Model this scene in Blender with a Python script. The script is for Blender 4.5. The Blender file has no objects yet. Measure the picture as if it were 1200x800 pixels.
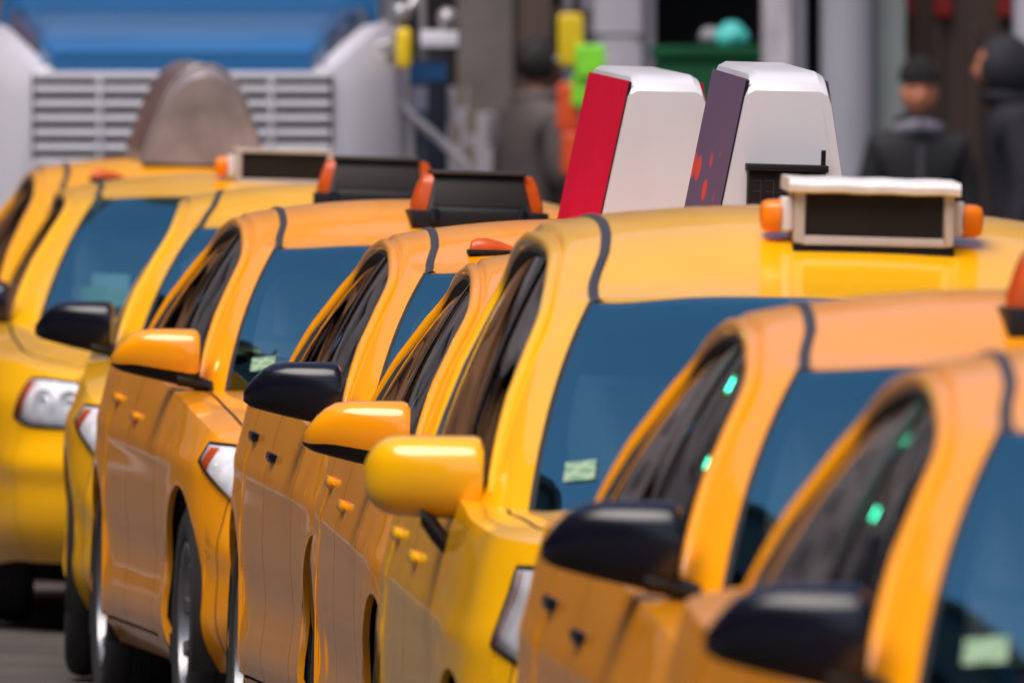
import bpy, bmesh, math, random
import numpy as np
from mathutils import Vector, Matrix
random.seed(7); np.random.seed(7)
R = math.radians
# ------------------------------------------------------------------ scene, camera, light
scene = bpy.context.scene
COL = scene.collection
F_PX = 24000.0                 # focal length in photo pixels (photo 1200 px wide)
CAM_H = 2.0
HOR_Y = 25.0
cam_d = bpy.data.cameras.new('camera')
cam = bpy.data.objects.new('camera', cam_d); COL.objects.link(cam)
cam.location = (0, 0, CAM_H)
cam.rotation_euler = (R(90) - math.atan((400 - HOR_Y) / F_PX), 0, 0)
cam_d.sensor_width = 36.0
cam_d.lens = 36.0 * F_PX / 1200.0
cam_d.clip_start = 1.0
cam_d.clip_end = 4000.0
cam_d.dof.use_dof = True
cam_d.dof.focus_distance = 49.5
cam_d.dof.aperture_fstop = 10.8
scene.camera = cam
world = bpy.data.worlds.new('World'); scene.world = world; world.use_nodes = True
wn = world.node_tree.nodes; wl = world.node_tree.links
sky = wn.new('ShaderNodeTexSky'); sky.sky_type = 'NISHITA'; sky.sun_disc = False
SUN_EL, SUN_AZ = R(62), R(208)          # azimuth measured from +Y towards +X
sky.sun_elevation = SUN_EL; sky.sun_rotation = SUN_AZ
sky.air_density = 1.0; sky.dust_density = 2.5; sky.ozone_density = 4.5
wn['Background'].inputs[1].default_value = 0.12
wl.new(sky.outputs[0], wn['Background'].inputs[0])
sun_d = bpy.data.lights.new('sun', 'SUN'); sun_d.energy = 2.7; sun_d.angle = R(45); sun_d.color = (1, .91, .80); sun_d.specular_factor = .3
sun = bpy.data.objects.new('sun', sun_d); COL.objects.link(sun)
sd = Vector((math.sin(SUN_AZ) * math.cos(SUN_EL), math.cos(SUN_AZ) * math.cos(SUN_EL), math.sin(SUN_EL)))
sun.rotation_euler = sd.to_track_quat('Z', 'Y').to_euler()
vs = scene.view_settings
vs.view_transform = 'Standard'; vs.look = 'None'; vs.gamma = 1.0; vs.use_curve_mapping = False
vs.exposure = 0.50
CAMBER = math.tan(R(0.8))
CAMBER_X0 = -0.6
def gz(X):                                  # road surface: cambered, falling towards +X
    return -CAMBER * (max(-12, min(5.0, X)) - CAMBER_X0)

# ------------------------------------------------------------------ materials
M = {}
def mat(name, col, rough=.5, metal=0., coat=0., coat_rough=.05, spec=.5, noise=0., nscale=8., bump=0., bscale=40., emit=None, estr=1.):
    m = bpy.data.materials.new(name); m.use_nodes = True
    nt = m.node_tree; b = nt.nodes['Principled BSDF']
    b.inputs['Base Color'].default_value = (*col, 1)
    b.inputs['Roughness'].default_value = rough; b.inputs['Metallic'].default_value = metal
    b.inputs['Coat Weight'].default_value = coat; b.inputs['Coat Roughness'].default_value = coat_rough
    b.inputs['Specular IOR Level'].default_value = spec
    if name.startswith('taxi'): b.inputs['Coat IOR'].default_value = 1.7
    tc = nt.nodes.new('ShaderNodeTexCoord')
    if noise:
        n = nt.nodes.new('ShaderNodeTexNoise'); n.inputs['Scale'].default_value = nscale; n.inputs['Detail'].default_value = 6
        r = nt.nodes.new('ShaderNodeMapRange')
        r.inputs[1].default_value = .3; r.inputs[2].default_value = .7
        r.inputs[3].default_value = 1 - noise; r.inputs[4].default_value = 1 + noise
        x = nt.nodes.new('ShaderNodeMix'); x.data_type = 'RGBA'; x.blend_type = 'MULTIPLY'; x.inputs[0].default_value = 1
        x.inputs[6].default_value = (*col, 1)
        nt.links.new(tc.outputs['Object'], n.inputs['Vector']); nt.links.new(n.outputs['Fac'], r.inputs[0])
        nt.links.new(r.outputs[0], x.inputs[7]); nt.links.new(x.outputs[2], b.inputs['Base Color'])
    if bump:
        n = nt.nodes.new('ShaderNodeTexNoise'); n.inputs['Scale'].default_value = bscale; n.inputs['Detail'].default_value = 5
        bp = nt.nodes.new('ShaderNodeBump'); bp.inputs['Strength'].default_value = bump; bp.inputs['Distance'].default_value = .01
        nt.links.new(tc.outputs['Object'], n.inputs['Vector']); nt.links.new(n.outputs['Fac'], bp.inputs['Height'])
        nt.links.new(bp.outputs[0], b.inputs['Normal'])
    if emit:
        b.inputs['Emission Color'].default_value = (*emit, 1); b.inputs['Emission Strength'].default_value = estr
    M[name] = m
    return m
def glass_mat(name, tint, ior=1.5, refl=(1, 1, 1)):
    m = bpy.data.materials.new(name); m.use_nodes = True; nt = m.node_tree
    for n in list(nt.nodes): nt.nodes.remove(n)
    out = nt.nodes.new('ShaderNodeOutputMaterial'); mx = nt.nodes.new('ShaderNodeMixShader')
    fr = nt.nodes.new('ShaderNodeFresnel'); fr.inputs[0].default_value = ior
    tr = nt.nodes.new('ShaderNodeBsdfTransparent'); tr.inputs[0].default_value = (*tint, 1)
    gl = nt.nodes.new('ShaderNodeBsdfGlossy'); gl.inputs['Roughness'].default_value = .02; gl.inputs[0].default_value = (*refl, 1)
    nt.links.new(fr.outputs[0], mx.inputs[0]); nt.links.new(tr.outputs[0], mx.inputs[1]); nt.links.new(gl.outputs[0], mx.inputs[2])
    nt.links.new(mx.outputs[0], out.inputs[0]); M[name] = m
    return m
mat('taxi_amber_yellow', (.90, .32, .001), .34, coat=.75, spec=.15, coat_rough=.05, noise=.04, nscale=3)
mat('taxi_lemon_yellow', (.88, .43, .001), .34, coat=.75, spec=.15, coat_rough=.05, noise=.04, nscale=3)
mat('taxi_deep_yellow', (.88, .37, .001), .34, coat=.75, spec=.15, coat_rough=.05, noise=.04, nscale=3)
mat('black_gloss', (.005, .005, .012), .22, coat=0., spec=.45, coat_rough=.04)
mat('black_plastic', (.010, .0095, .012), .5, spec=.25, noise=.25, nscale=20)
mat('rubber', (.02, .019, .021), .75, noise=.25, nscale=12)
mat('trim_grey', (.04, .034, .036), .45, noise=.1)
mat('dark_gap', (.004, .004, .004), .9)
mat('alloy', (.26, .255, .275), .4, metal=.8, noise=.15, nscale=14)
mat('chrome', (.75, .75, .78), .18, metal=1, bump=.25, bscale=30)
mat('frit', (.012, .014, .028), .08, coat=1, coat_rough=.02)
mat('seat_cloth', (.55, .62, .65), .9, noise=.2)
mat('interior_dark', (.30, .40, .42), .8, noise=.2)
mat('partition', (.50, .76, .80), .5, noise=.25, nscale=3)
mat('amber_lens', (.55, .075, .004), .3, coat=.15, spec=.3, noise=.12, nscale=25)
mat('orange_lens', (.80, .19, .004), .3, coat=.15, spec=.3, noise=.12, nscale=25)
mat('red_lens', (.45, .015, .01), .2, coat=1)
mat('lamp_silver', (.78, .78, .83), .28, metal=.12, noise=.2, nscale=20, bump=.5, bscale=22)
mat('sign_white', (.72, .68, .70), .4, noise=.08, nscale=20)
mat('sign_cream', (.46, .39, .37), .5, noise=.08, nscale=20)
mat('sign_panel', (.014, .010, .010), .55, spec=.2, noise=.2, nscale=10)
mat('topper_white', (.66, .64, .70), .35, coat=.3, noise=.04, nscale=5)
mat('topper_crimson', (.56, .006, .04), .9, spec=.05, noise=.06, nscale=6)
mat('topper_brown', (.14, .09, .10), .4, coat=.3, noise=.35, nscale=5)
mat('topper_silver', (.25, .21, .22), .25, coat=.4, metal=.0, noise=.3, nscale=7)
def sticker():
    m = mat('sticker_green', (.45, .62, .42), .6); nt = m.node_tree; b = nt.nodes['Principled BSDF']; tc = nt.nodes['Texture Coordinate']
    br = nt.nodes.new('ShaderNodeTexBrick'); br.offset = 0; br.inputs['Scale'].default_value = 1; br.inputs['Brick Width'].default_value = .34; br.inputs['Row Height'].default_value = .42
    br.inputs['Mortar Size'].default_value = .07; br.inputs['Color1'].default_value = (.15, .28, .18, 1); br.inputs['Color2'].default_value = (.20, .34, .22, 1); br.inputs['Mortar'].default_value = (.30, .42, .28, 1)
    mp = nt.nodes.new('ShaderNodeMapping'); mp.inputs['Rotation'].default_value = (R(90), 0, R(90))
    nt.links.new(tc.outputs['Generated'], mp.inputs[0]); nt.links.new(mp.outputs[0], br.inputs['Vector']); nt.links.new(br.outputs['Color'], b.inputs['Base Color'])
sticker()
mat('sticker_print', (.20, .38, .26), .6)
mat('paper_white', (.6, .72, .70), .8)
glass_mat('windshield_glass', (.84, .98, 1.0), 4.6, (.42, .92, 1))
glass_mat('side_glass', (.22, .215, .225), 1.5)
glass_mat('lens_glass', (.93, .94, .96), 1.45)
# topper with printed blots
def printed_purple():
    m = mat('topper_purple', (.13, .085, .16), .9, spec=.08)
    nt = m.node_tree; b = nt.nodes['Principled BSDF']; tc = nt.nodes['Texture Coordinate']
    sp = nt.nodes.new('ShaderNodeSeparateXYZ'); nt.links.new(tc.outputs['Object'], sp.inputs[0])
    v = nt.nodes.new('ShaderNodeTexVoronoi'); v.inputs['Scale'].default_value = 11
    mp = nt.nodes.new('ShaderNodeMapping'); mp.inputs['Scale'].default_value = (.35, 1, 1)
    nt.links.new(tc.outputs['Object'], mp.inputs[0]); nt.links.new(mp.outputs[0], v.inputs['Vector'])
    r = nt.nodes.new('ShaderNodeMapRange'); r.inputs[1].default_value = .38; r.inputs[2].default_value = .30
    nt.links.new(v.outputs['Distance'], r.inputs[0])
    rx = nt.nodes.new('ShaderNodeMapRange'); rx.inputs[1].default_value = -.28; rx.inputs[2].default_value = -.36
    nt.links.new(sp.outputs['X'], rx.inputs[0])
    rz = nt.nodes.new('ShaderNodeMapRange'); rz.inputs[1].default_value = .26; rz.inputs[2].default_value = .22
    nt.links.new(sp.outputs['Z'], rz.inputs[0])
    m1 = nt.nodes.new('ShaderNodeMath'); m1.operation = 'MULTIPLY'; m2 = nt.nodes.new('ShaderNodeMath'); m2.operation = 'MULTIPLY'
    nt.links.new(r.outputs[0], m1.inputs[0]); nt.links.new(rx.outputs[0], m1.inputs[1])
    nt.links.new(m1.outputs[0], m2.inputs[0]); nt.links.new(rz.outputs[0], m2.inputs[1])
    x = nt.nodes.new('ShaderNodeMix'); x.data_type = 'RGBA'
    x.inputs[6].default_value = (.13, .085, .16, 1); x.inputs[7].default_value = (.62, .07, .05, 1)
    nt.links.new(m2.outputs[0], x.inputs[0]); nt.links.new(x.outputs[2], b.inputs['Base Color'])
printed_purple()

# ------------------------------------------------------------------ mesh helpers
def finish(me, smooth=True, sharp=38, merge=1e-4):
    bm = bmesh.new(); bm.from_mesh(me)
    if merge: bmesh.ops.remove_doubles(bm, verts=bm.verts, dist=merge)
    bmesh.ops.dissolve_degenerate(bm, dist=1e-6, edges=bm.edges)
    bmesh.ops.recalc_face_normals(bm, faces=bm.faces)
    for f in bm.faces: f.smooth = smooth
    if smooth:
        c = math.cos(R(sharp))
        for e in bm.edges:
            if len(e.link_faces) == 2 and e.link_faces[0].normal.dot(e.link_faces[1].normal) < c: e.smooth = False
    bm.to_mesh(me); bm.free(); me.update()
    return me
class MB:
    def __init__(s): s.v = []; s.f = []
    def add(s, vs_, fs):
        o = len(s.v); s.v += [tuple(map(float, p)) for p in vs_]; s.f += [tuple(i + o for i in f) for f in fs]; return s
    def grid(s, P):                          # P array [n][m][3]
        n, m = len(P), len(P[0])
        return s.add([p for row in P for p in row],
                     [(i*m+j, i*m+j+1, (i+1)*m+j+1, (i+1)*m+j) for i in range(n-1) for j in range(m-1)])
    def box(s, x0, x1, y0, y1, z0, z1):
        return s.add([(x, y, z) for x in (x0, x1) for y in (y0, y1) for z in (z0, z1)],
                     [(0,1,3,2), (4,6,7,5), (0,4,5,1), (2,3,7,6), (0,2,6,4), (1,5,7,3)])
    def ring(s, rings, cap=True, closed=True):   # rings: list of lists of pts
        n = len(rings[0]); vv = [p for r in rings for p in r]; ff = []
        for i in range(len(rings)-1):
            for j in range(n if closed else n-1):
                k = (j+1) % n
                ff.append((i*n+j, i*n+k, (i+1)*n+k, (i+1)*n+j))
        if cap:
            ff.append(tuple(range(n))[::-1]); ff.append(tuple((len(rings)-1)*n + j for j in range(n)))
        return s.add(vv, ff)
    def tube(s, pts, r, n=8, cap=True):
        pts = [Vector(p) for p in pts]; rings = []
        for i, p in enumerate(pts):
            t = (pts[min(i+1, len(pts)-1)] - pts[max(i-1, 0)]).normalized()
            a = t.orthogonal().normalized() if i == 0 else (prev - t * prev.dot(t)).normalized()
            prev = a; b = t.cross(a); rr = r[i] if isinstance(r, (list, tuple)) else r
            rings.append([p + (a*math.cos(2*math.pi*k/n) + b*math.sin(2*math.pi*k/n))*rr for k in range(n)])
        return s.ring(rings, cap)
    def lathe(s, prof, n=32, axis='y', closed=True):   # prof: (radius, axial)
        rings = []
        for k in range(n):
            a = 2*math.pi*k/n
            rings.append([((r*math.cos(a), ax, r*math.sin(a)) if axis == 'y' else (r*math.cos(a), r*math.sin(a), ax)) for r, ax in prof])
        m = len(prof); vv = [p for r in rings for p in r]; ff = []
        for k in range(n):
            q = (k+1) % n
            for j in range(m-1): ff.append((k*m+j, k*m+j+1, q*m+j+1, q*m+j))
        return s.add(vv, ff)
    def mesh(s, name, smooth=True, sharp=38, bevel=0, merge=1e-4):
        me = bpy.data.meshes.new(name); me.from_pydata(s.v, [], s.f); me.update()
        finish(me, smooth, sharp, merge)
        if bevel:
            bm = bmesh.new(); bm.from_mesh(me)
            es = [e for e in bm.edges if len(e.link_faces) == 2 and e.link_faces[0].normal.dot(e.link_faces[1].normal) < .8]
            bmesh.ops.bevel(bm, geom=es, offset=bevel, segments=2, affect='EDGES', profile=.6, clamp_overlap=True)
            for f in bm.faces: f.smooth = True
            for e in bm.edges: e.smooth = True
            bm.to_mesh(me); bm.free()
            finish(me, True, 50, 0)
        return me
def obj(name, me, m=None, parent=None, loc=None, rot=None):
    o = bpy.data.objects.new(name, me); COL.objects.link(o)
    if me is not None and m is not None:
        if len(me.materials) == 0: me.materials.append(M[m])
        if me.materials[0] is not M[m]:
            o.material_slots[0].link = 'OBJECT'; o.material_slots[0].material = M[m]
    if parent is not None: o.parent = parent
    if loc is not None: o.location = loc
    if rot is not None: o.rotation_euler = rot
    return o
def tag(o, label=None, cat=None, group=None, kind=None):
    if label: o['label'] = label
    if cat: o['category'] = cat
    if group: o['group'] = group
    if kind: o['kind'] = kind
    return o
def empty(name, loc, rot=(0, 0, 0)):
    o = bpy.data.objects.new(name, None); COL.objects.link(o); o.location = loc; o.rotation_euler = rot; o.empty_display_size = .2
    return o
def px(x, y, Z): return ((x - 600) * Z / F_PX, Z, CAM_H - (y - HOR_Y) * Z / F_PX)
def sm(a, b, x):
    t = np.clip((np.asarray(x, float) - a) / (b - a), 0, 1); return t*t*(3-2*t)
def hermite(ts, P):
    """smooth interpolation through control points P at knots ts"""
    ts = np.array(ts, float); P = np.array(P, float)
    D = np.zeros_like(P); n = len(ts)
    for i in range(n):
        if i == 0: D[i] = (P[1]-P[0])/(ts[1]-ts[0])
        elif i == n-1: D[i] = (P[-1]-P[-2])/(ts[-1]-ts[-2])
        else:
            h0, h1 = ts[i]-ts[i-1], ts[i+1]-ts[i]
            d0, d1 = (P[i]-P[i-1])/h0, (P[i+1]-P[i])/h1
            D[i] = (d0*h1 + d1*h0)/(h0+h1)
    def f(t):
        t = np.clip(np.asarray(t, float), ts[0], ts[-1])
        i = np.clip(np.searchsorted(ts, t, side='right')-1, 0, n-2)
        h = (ts[i+1]-ts[i]); u = (t-ts[i])/h
        sh = (lambda a: a[..., None]) if P.ndim > 1 else (lambda a: a)
        return sh(2*u**3-3*u**2+1)*P[i] + sh((u**3-2*u**2+u)*h)*D[i] + sh(-2*u**3+3*u**2)*P[i+1] + sh((u**3-u**2)*h)*D[i+1]
    return f

# ------------------------------------------------------------------ car templates
SPECS = {
 'sedan': dict(xf=2.40, xr=-2.41, w=.91, axf=1.43, axr=-1.345, wheel_r=.33, arch=.372, nose_lean=.24, tail_lean=.10,
   plan=[(2.40,0),(2.385,.28),(2.31,.56),(2.12,.77),(1.80,.868),(1.43,.905),(.8,.91),(0,.91),(-.8,.91),(-1.35,.905),(-1.8,.872),(-2.15,.78),(-2.34,.58),(-2.40,.3),(-2.41,0)],
   zs=[(2.41,.70),(2.1,.77),(1.6,.865),(1.0,.925),(.6,.95),(0,.975),(-1,1.0),(-1.6,1.03),(-2.1,1.045),(-2.42,1.03)],
   crown=[(2.41,.02),(2.2,.05),(1.8,.075),(1.4,.085),(1.1,.08),(.85,.05),(.6,.01),(0,0),(-1.2,0),(-1.6,.045),(-1.95,.06),(-2.2,.05),(-2.42,.02)],
   B=[(1.12,0),(1.05,.40),(.70,.722),(.60,.785),(.20,.825),(-.45,.83),(-1.20,.81),(-1.62,.68),(-1.86,.36),(-1.93,0)],
   R=[(.36,0,1.372),(.33,.32,1.366),(.22,.550,1.352),(.13,.585,1.362),(-.20,.578,1.428),(-.60,.572,1.438),(-1.05,.556,1.385),(-1.18,.475,1.362),(-1.27,.28,1.395),(-1.30,0,1.405)],
   rcrown=[(.37,0),(.20,.028),(-.2,.05),(-.8,.05),(-1.1,.04),(-1.31,0)],
   seams=(.64,-.30,-1.02), bump_seam=1.92, mirror=(.60,.79,1.045), side_b=.42,
   head=dict(y0=.50, x1=1.70, lo=[.615,.60,.625,.69,.775], hi=[.69,.735,.775,.815,.825]),
   tail=dict(x0=-2.2, y1=.45, lo=[.83,.76,.75,.77,.80], hi=[.90,.95,.965,.955,.93]), handles=[(-.18,.86),(-.90,.90)]),
 'wagon': dict(xf=2.33, xr=-2.31, w=.89, axf=1.40, axr=-1.38, wheel_r=.33, arch=.372, nose_lean=.15, tail_lean=.05,
   plan=[(2.33,0),(2.31,.28),(2.23,.55),(2.03,.75),(1.72,.85),(1.40,.885),(.8,.89),(0,.89),(-.8,.89),(-1.38,.885),(-1.8,.855),(-2.12,.77),(-2.26,.58),(-2.30,.3),(-2.31,0)],
   zs=[(2.34,.81),(2.05,.925),(1.6,.975),(1.1,1.0),(.8,1.02),(0,1.025),(-1,1.035),(-1.8,1.05),(-2.32,1.05)],
   crown=[(2.34,.02),(2.1,.055),(1.8,.075),(1.5,.08),(1.3,.07),(1.1,.03),(.9,.01),(0,0),(-1.5,0),(-2.0,.02),(-2.32,.01)],
   B=[(1.42,0),(1.35,.40),(1.02,.715),(.86,.785),(.25,.81),(-.6,.81),(-1.50,.785),(-1.95,.68),(-2.12,.36),(-2.17,0)],
   R=[(.50,0,1.452),(.46,.32,1.446),(.34,.562,1.428),(.22,.606,1.445),(-.2,.585,1.55),(-.9,.595,1.575),(-1.6,.57,1.50),(-1.85,.50,1.435),(-1.97,.28,1.47),(-2.0,0,1.48)],
   rcrown=[(.51,0),(.33,.028),(-.2,.05),(-.9,.05),(-1.6,.04),(-2.01,0)],
   seams=(.66,-.34,-1.12), bump_seam=1.86, mirror=(.66,.79,1.06), side_b=.40,
   head=dict(y0=.48, x1=1.76, lo=[.69,.70,.71,.72,.76], hi=[.79,.86,.90,.915,.915]),
   tail=dict(x0=-1.95, y1=.50, lo=[.80,.76,.75,.77,.80], hi=[.98,1.0,1.0,1.0,1.0]), handles=[(-.20,.88),(-.98,.91)]),
 'saloon': dict(xf=2.69, xr=-2.69, w=.985, axf=1.65, axr=-1.26, wheel_r=.335, arch=.375, nose_lean=.07, tail_lean=.05,
   plan=[(2.69,0),(2.675,.34),(2.62,.62),(2.48,.80),(2.2,.91),(1.65,.97),(1.0,.985),(0,.985),(-.8,.98),(-1.26,.975),(-2.0,.945),(-2.42,.86),(-2.6,.68),(-2.67,.36),(-2.69,0)],
   zs=[(2.7,.835),(2.4,.85),(1.8,.895),(1.2,.94),(.7,.965),(0,.985),(-1,1.0),(-1.7,1.0),(-2.3,.98),(-2.7,.95)],
   crown=[(2.7,.02),(2.4,.05),(1.9,.065),(1.4,.07),(1.05,.07),(.85,.04),(.65,.01),(0,0),(-1.05,0),(-1.4,.04),(-1.7,.06),(-2.3,.05),(-2.7,.02)],
   B=[(1.05,0),(1.0,.42),(.80,.74),(.66,.83),(.2,.86),(-.45,.86),(-1.05,.83),(-1.45,.72),(-1.60,.4),(-1.65,0)],
   R=[(.26,0,1.405),(.23,.31,1.40),(.13,.545,1.385),(.03,.59,1.385),(-.3,.61,1.415),(-.6,.635,1.405),(-.9,.61,1.375),(-1.02,.53,1.365),(-1.09,.3,1.39),(-1.12,0,1.395)],
   rcrown=[(.27,0),(.13,.04),(-.3,.062),(-.8,.055),(-1.0,.035),(-1.13,0)],
   seams=(.70,-.28,-.98), bump_seam=2.42, mirror=(.60,.84,1.03), side_b=.46,
   head=dict(y0=.58, x1=2.36, lo=[.665,.66,.66,.665,.69], hi=[.80,.805,.81,.815,.815]),
   tail=dict(x0=-2.45, y1=.5, lo=[.68,.66,.65,.65,.66], hi=[.88,.90,.91,.91,.90]), handles=[(-.16,.86),(-.86,.87)]),
}
KN = [0, .15, .30, .36, .46, .60, .74, .82, .91, 1.0]
TA0, TA1, TC0, TC1 = .30, .360, .74, .82

def build_template(key):
    sp = SPECS[key]; parts = []      # entries: dict(name, mesh, mat, parent index or None, loc)
    def part(name, me, m, parent=None, loc=(0, 0, 0), rot=(0, 0, 0), label=None):
        parts.append(dict(name=name, me=me, mat=m, parent=parent, loc=loc, rot=rot, label=label)); return len(parts)-1
    # --- plan contour
    pl = np.array(sp['plan']); kn = np.concatenate([[0], np.cumsum(np.linalg.norm(np.diff(pl, axis=0), axis=1))])
    cf = hermite(kn, pl); ss = np.linspace(0, kn[-1], 1600); cc = cf(ss)
    tg = np.gradient(cc, axis=0); tg /= np.linalg.norm(tg, axis=1)[:, None]
    nn = np.stack([-tg[:, 1], tg[:, 0]], 1)
    if nn[800, 1] < 0: nn = -nn
    nn[0] = (1, 0); nn[-1] = (-1, 0)
    xsort = np.argsort(cc[:, 0])
    s_of_x = lambda x: np.interp(x, cc[xsort, 0], ss[xsort])
    def s_of_y(y, front=True):
        h = slice(0, 500) if front else slice(1100, 1600)
        a, b = cc[h, 1], ss[h]; o = np.argsort(a); return np.interp(y, a[o], b[o])
    za = np.array(sp['zs'])[::-1]; zsf0 = hermite(za[:, 0], za[:, 1]); zsf = lambda x: zsf0(x)
    ca = np.array(sp['crown'])[::-1]; crf = hermite(ca[:, 0], ca[:, 1])
    def zlow_base(x): return .20 + .07*sm(-1.9, -2.3, x) + .02*sm(2.0, 2.3, x)
    WR, AR = sp['wheel_r'], sp['arch']
    def S(s, z):
        s = np.asarray(s, float); z = np.asarray(z, float)
        x = np.interp(s, ss, cc[:, 0]); y = np.interp(s, ss, cc[:, 1]); nx = np.interp(s, ss, nn[:, 0]); ny = np.interp(s, ss, nn[:, 1])
        zs_ = zsf(x)
        wf = sm(sp['xf']-.75, sp['xf']-.05, x); wr = sm(sp['xr']+.7, sp['xr']+.05, x)
        ins = .06*np.clip((.36-z)/.16, 0, 1)**2 + .014*np.exp(-((z-.47)/.10)**2)*(1-wf)*(1-wr)
        ins = ins + .05*np.clip((z-.70)/np.maximum(zs_-.70, .08), 0, 1.1)**2
        zc = .80 - .02*x
        ins = ins - .006*np.exp(-((z-zc)/.035)**2)*(1-wf)*(1-wr)
        ins = ins + wf*sp['nose_lean']*np.clip((z-.48)/.32, 0, 1.2)**1.7 + wf*.05*np.clip((.42-z)/.2, 0, 1)**1.5
        ins = ins + wr*sp['tail_lean']*np.clip((z-.6)/.4, 0, 1)
        ins = ins - wf*.02*np.exp(-((z-.54)/.05)**2)
        for ax in (sp['axf'], sp['axr']):
            d = np.sqrt((x-ax)**2 + (z-WR)**2)
            ins = ins - .007*np.exp(-((d-AR)/.09)**2)
        return np.stack([x-nx*ins, np.maximum(y-ny*ins, 0) if False else y-ny*ins, z+0*x], -1)
    # --- stations
    st = [(s, None, 0) for s in np.linspace(0, s_of_x(sp['xf']-.35), 22)]
    xs = set(np.round(np.linspace(sp['xf']-.40, sp['xr']+.40, 62), 4))
    for ax in (sp['axf'], sp['axr']):
        xs = {x for x in xs if abs(x-ax) > AR+.012}
    ent = [(x, 0, 0) for x in xs]                                   # (x, arch flag, groove)
    for ax in (sp['axf'], sp['axr']):
        for a in np.linspace(0, math.pi, 25): ent.append((ax + AR*math.cos(a), 1, 0))
        ent += [(ax+AR+.0008, 0, 0), (ax-AR-.0008, 0, 0)]
    seam_x = list(sp['seams']) + [sp['bump_seam']]
    ent = [e for e in ent if e[1] or all(abs(e[0]-q) > .012 for q in seam_x)]
    for q in seam_x: ent += [(q+.004, 0, 0), (q+.0005, 0, 1), (q-.0005, 0, 1), (q-.004, 0, 0)]
    ent.sort(key=lambda e: -e[0])
    st = [(s, zlow_base(cf(s)[0]), 0) for s, _, _ in st]
    for x, fl, g in ent:
        zl = zlow_base(x)
        if fl:
            ax = sp['axf'] if abs(x-sp['axf']) < abs(x-sp['axr']) else sp['axr']
            zl = WR + math.sqrt(max(AR**2-(x-ax)**2, 0))
        st.append((float(s_of_x(x)), float(zl), g))
    st += [(s, zlow_base(cf(s)[0]), 0) for s in np.linspace(s_of_x(sp['xr']+.35), kn[-1], 20)]
    vl = [0, .03, .06, .085, .090, .092, .097] + list(np.linspace(.13, 1, 30)); grv = {4, 5}
    KB = 6
    P = np.zeros((len(st), len(vl)+1, 3)); X = np.zeros(len(st))
    for i, (s, zl, g) in enumerate(st):
        x0 = np.interp(s, ss, cc[:, 0]); X[i] = x0; zt = zsf(x0)
        z = zl + (zt-zl)*np.array(vl); p = S(np.full(len(vl), s), z)
        nv = np.array([np.interp(s, ss, nn[:, 0]), np.interp(s, ss, nn[:, 1]), 0])
        inner = sp['seams'][2]-.006 < x0 < sp['seams'][0]+.006
        for k in range(len(vl)):
            if g or (k in grv and inner): p[k] -= nv*.013
        P[i, 1:] = p; P[i, 0] = p[0] - nv*.016
    P[0, :, 1] = 0; P[-1, :, 1] = 0
    mir = lambda A: A*np.array([1, -1, 1])
    bodyM = MB(); gapM = MB(); door = {(0, 1): MB(), (0, -1): MB(), (1, 1): MB(), (1, -1): MB()}
    sA, sB, sC = sp['seams']
    n, m_ = P.shape[:2]
    for sgn in (1, -1):
        Q = P if sgn > 0 else mir(P)
        for i in range(n-1):
            xm = (X[i]+X[i+1])/2
            d = 0 if sB+.0006 < xm < sA-.0006 else 1 if sC+.0006 < xm < sB-.0006 else None
            for j in range(m_-1):
                tgt = door[(d, sgn)] if (d is not None and j-1 >= KB-1) else bodyM
                inn_ = sC-.006 < xm < sA+.006
                if (st[i][2] or st[i+1][2]) or (inn_ and j in (4, 5, 6)): tgt = gapM
                tgt.add([Q[i, j], Q[i+1, j], Q[i+1, j+1], Q[i, j+1]], [(0, 1, 2, 3)])
    # --- cap (hood, shelf, trunk)
    tau = [1, .985, .97, .945, .915, .905, .900, .895, .885, .84, .78, .70, .6, .48, .36, .24, .12, 0]
    xw0, xw1 = sp['B'][3][0], sp['B'][7][0]
    CPs = np.zeros((n, len(tau), 3))
    for i in range(n):
        e = P[i, -1]; z0 = e[2]; cr = float(crf(X[i]))
        for k, t in enumerate(tau):
            g = .010 if (k in (6,) and (X[i] > xw0+.05 and X[i] < sp['xf']-.12)) else 0
            CPs[i, k] = (e[0], e[1]*t, z0 + cr*(1-t**2.4) - g)
    edge_x = CPs[:, 0, 0]; edge_y = P[:, -1, 1]; edge_z = P[:, -1, 2]
    o = np.argsort(edge_x)
    def capz(x, y):
        ye = max(np.interp(x, edge_x[o], edge_y[o]), .05); t = min(abs(y)/ye, 1)
        return float(np.interp(x, edge_x[o], edge_z[o]) + crf(x)*(1-t**2.4))
    hood, trunk = MB(), MB()
    for sgn in (1, -1):
        Q = CPs if sgn > 0 else mir(CPs)
        for i in range(n-1):
            xm = (edge_x[i]+edge_x[i+1])/2
            for k in range(len(tau)-1):
                if xw1 < xm < xw0 and k >= 11: continue
                tgt = bodyM
                if k in (5, 6) and xw0+.05 < xm < sp['xf']-.12: tgt = gapM
                elif k >= 7 and xm >= xw0+.05: tgt = hood
                elif k >= 7 and xm <= xw1: tgt = trunk
                tgt.add([Q[i, k], Q[i+1, k], Q[i+1, k+1], Q[i, k+1]], [(0, 1, 2, 3)])
    ib = part('body', bodyM.mesh(key+'_body', merge=3e-4), 'paint')
    part('shut_lines', gapM.mesh(key+'_gap'), 'dark_gap', parent=ib)
    part('hood', hood.mesh(key+'_hood'), 'paint')
    part('trunk_lid', trunk.mesh(key+'_trunk'), 'paint')
    dparts = {}
    for k_, v_ in door.items(): dparts[k_] = part('door', v_.mesh(key+'_door'), 'paint')
    # --- greenhouse
    Bz = [(x, y, capz(x, y)-.004) for x, y in sp['B']]
    Bf, Rf = hermite(KN, Bz), hermite(KN, sp['R'])
    ra = np.array(sp['rcrown'])[::-1]; rcf = hermite(ra[:, 0], ra[:, 1])
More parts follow.
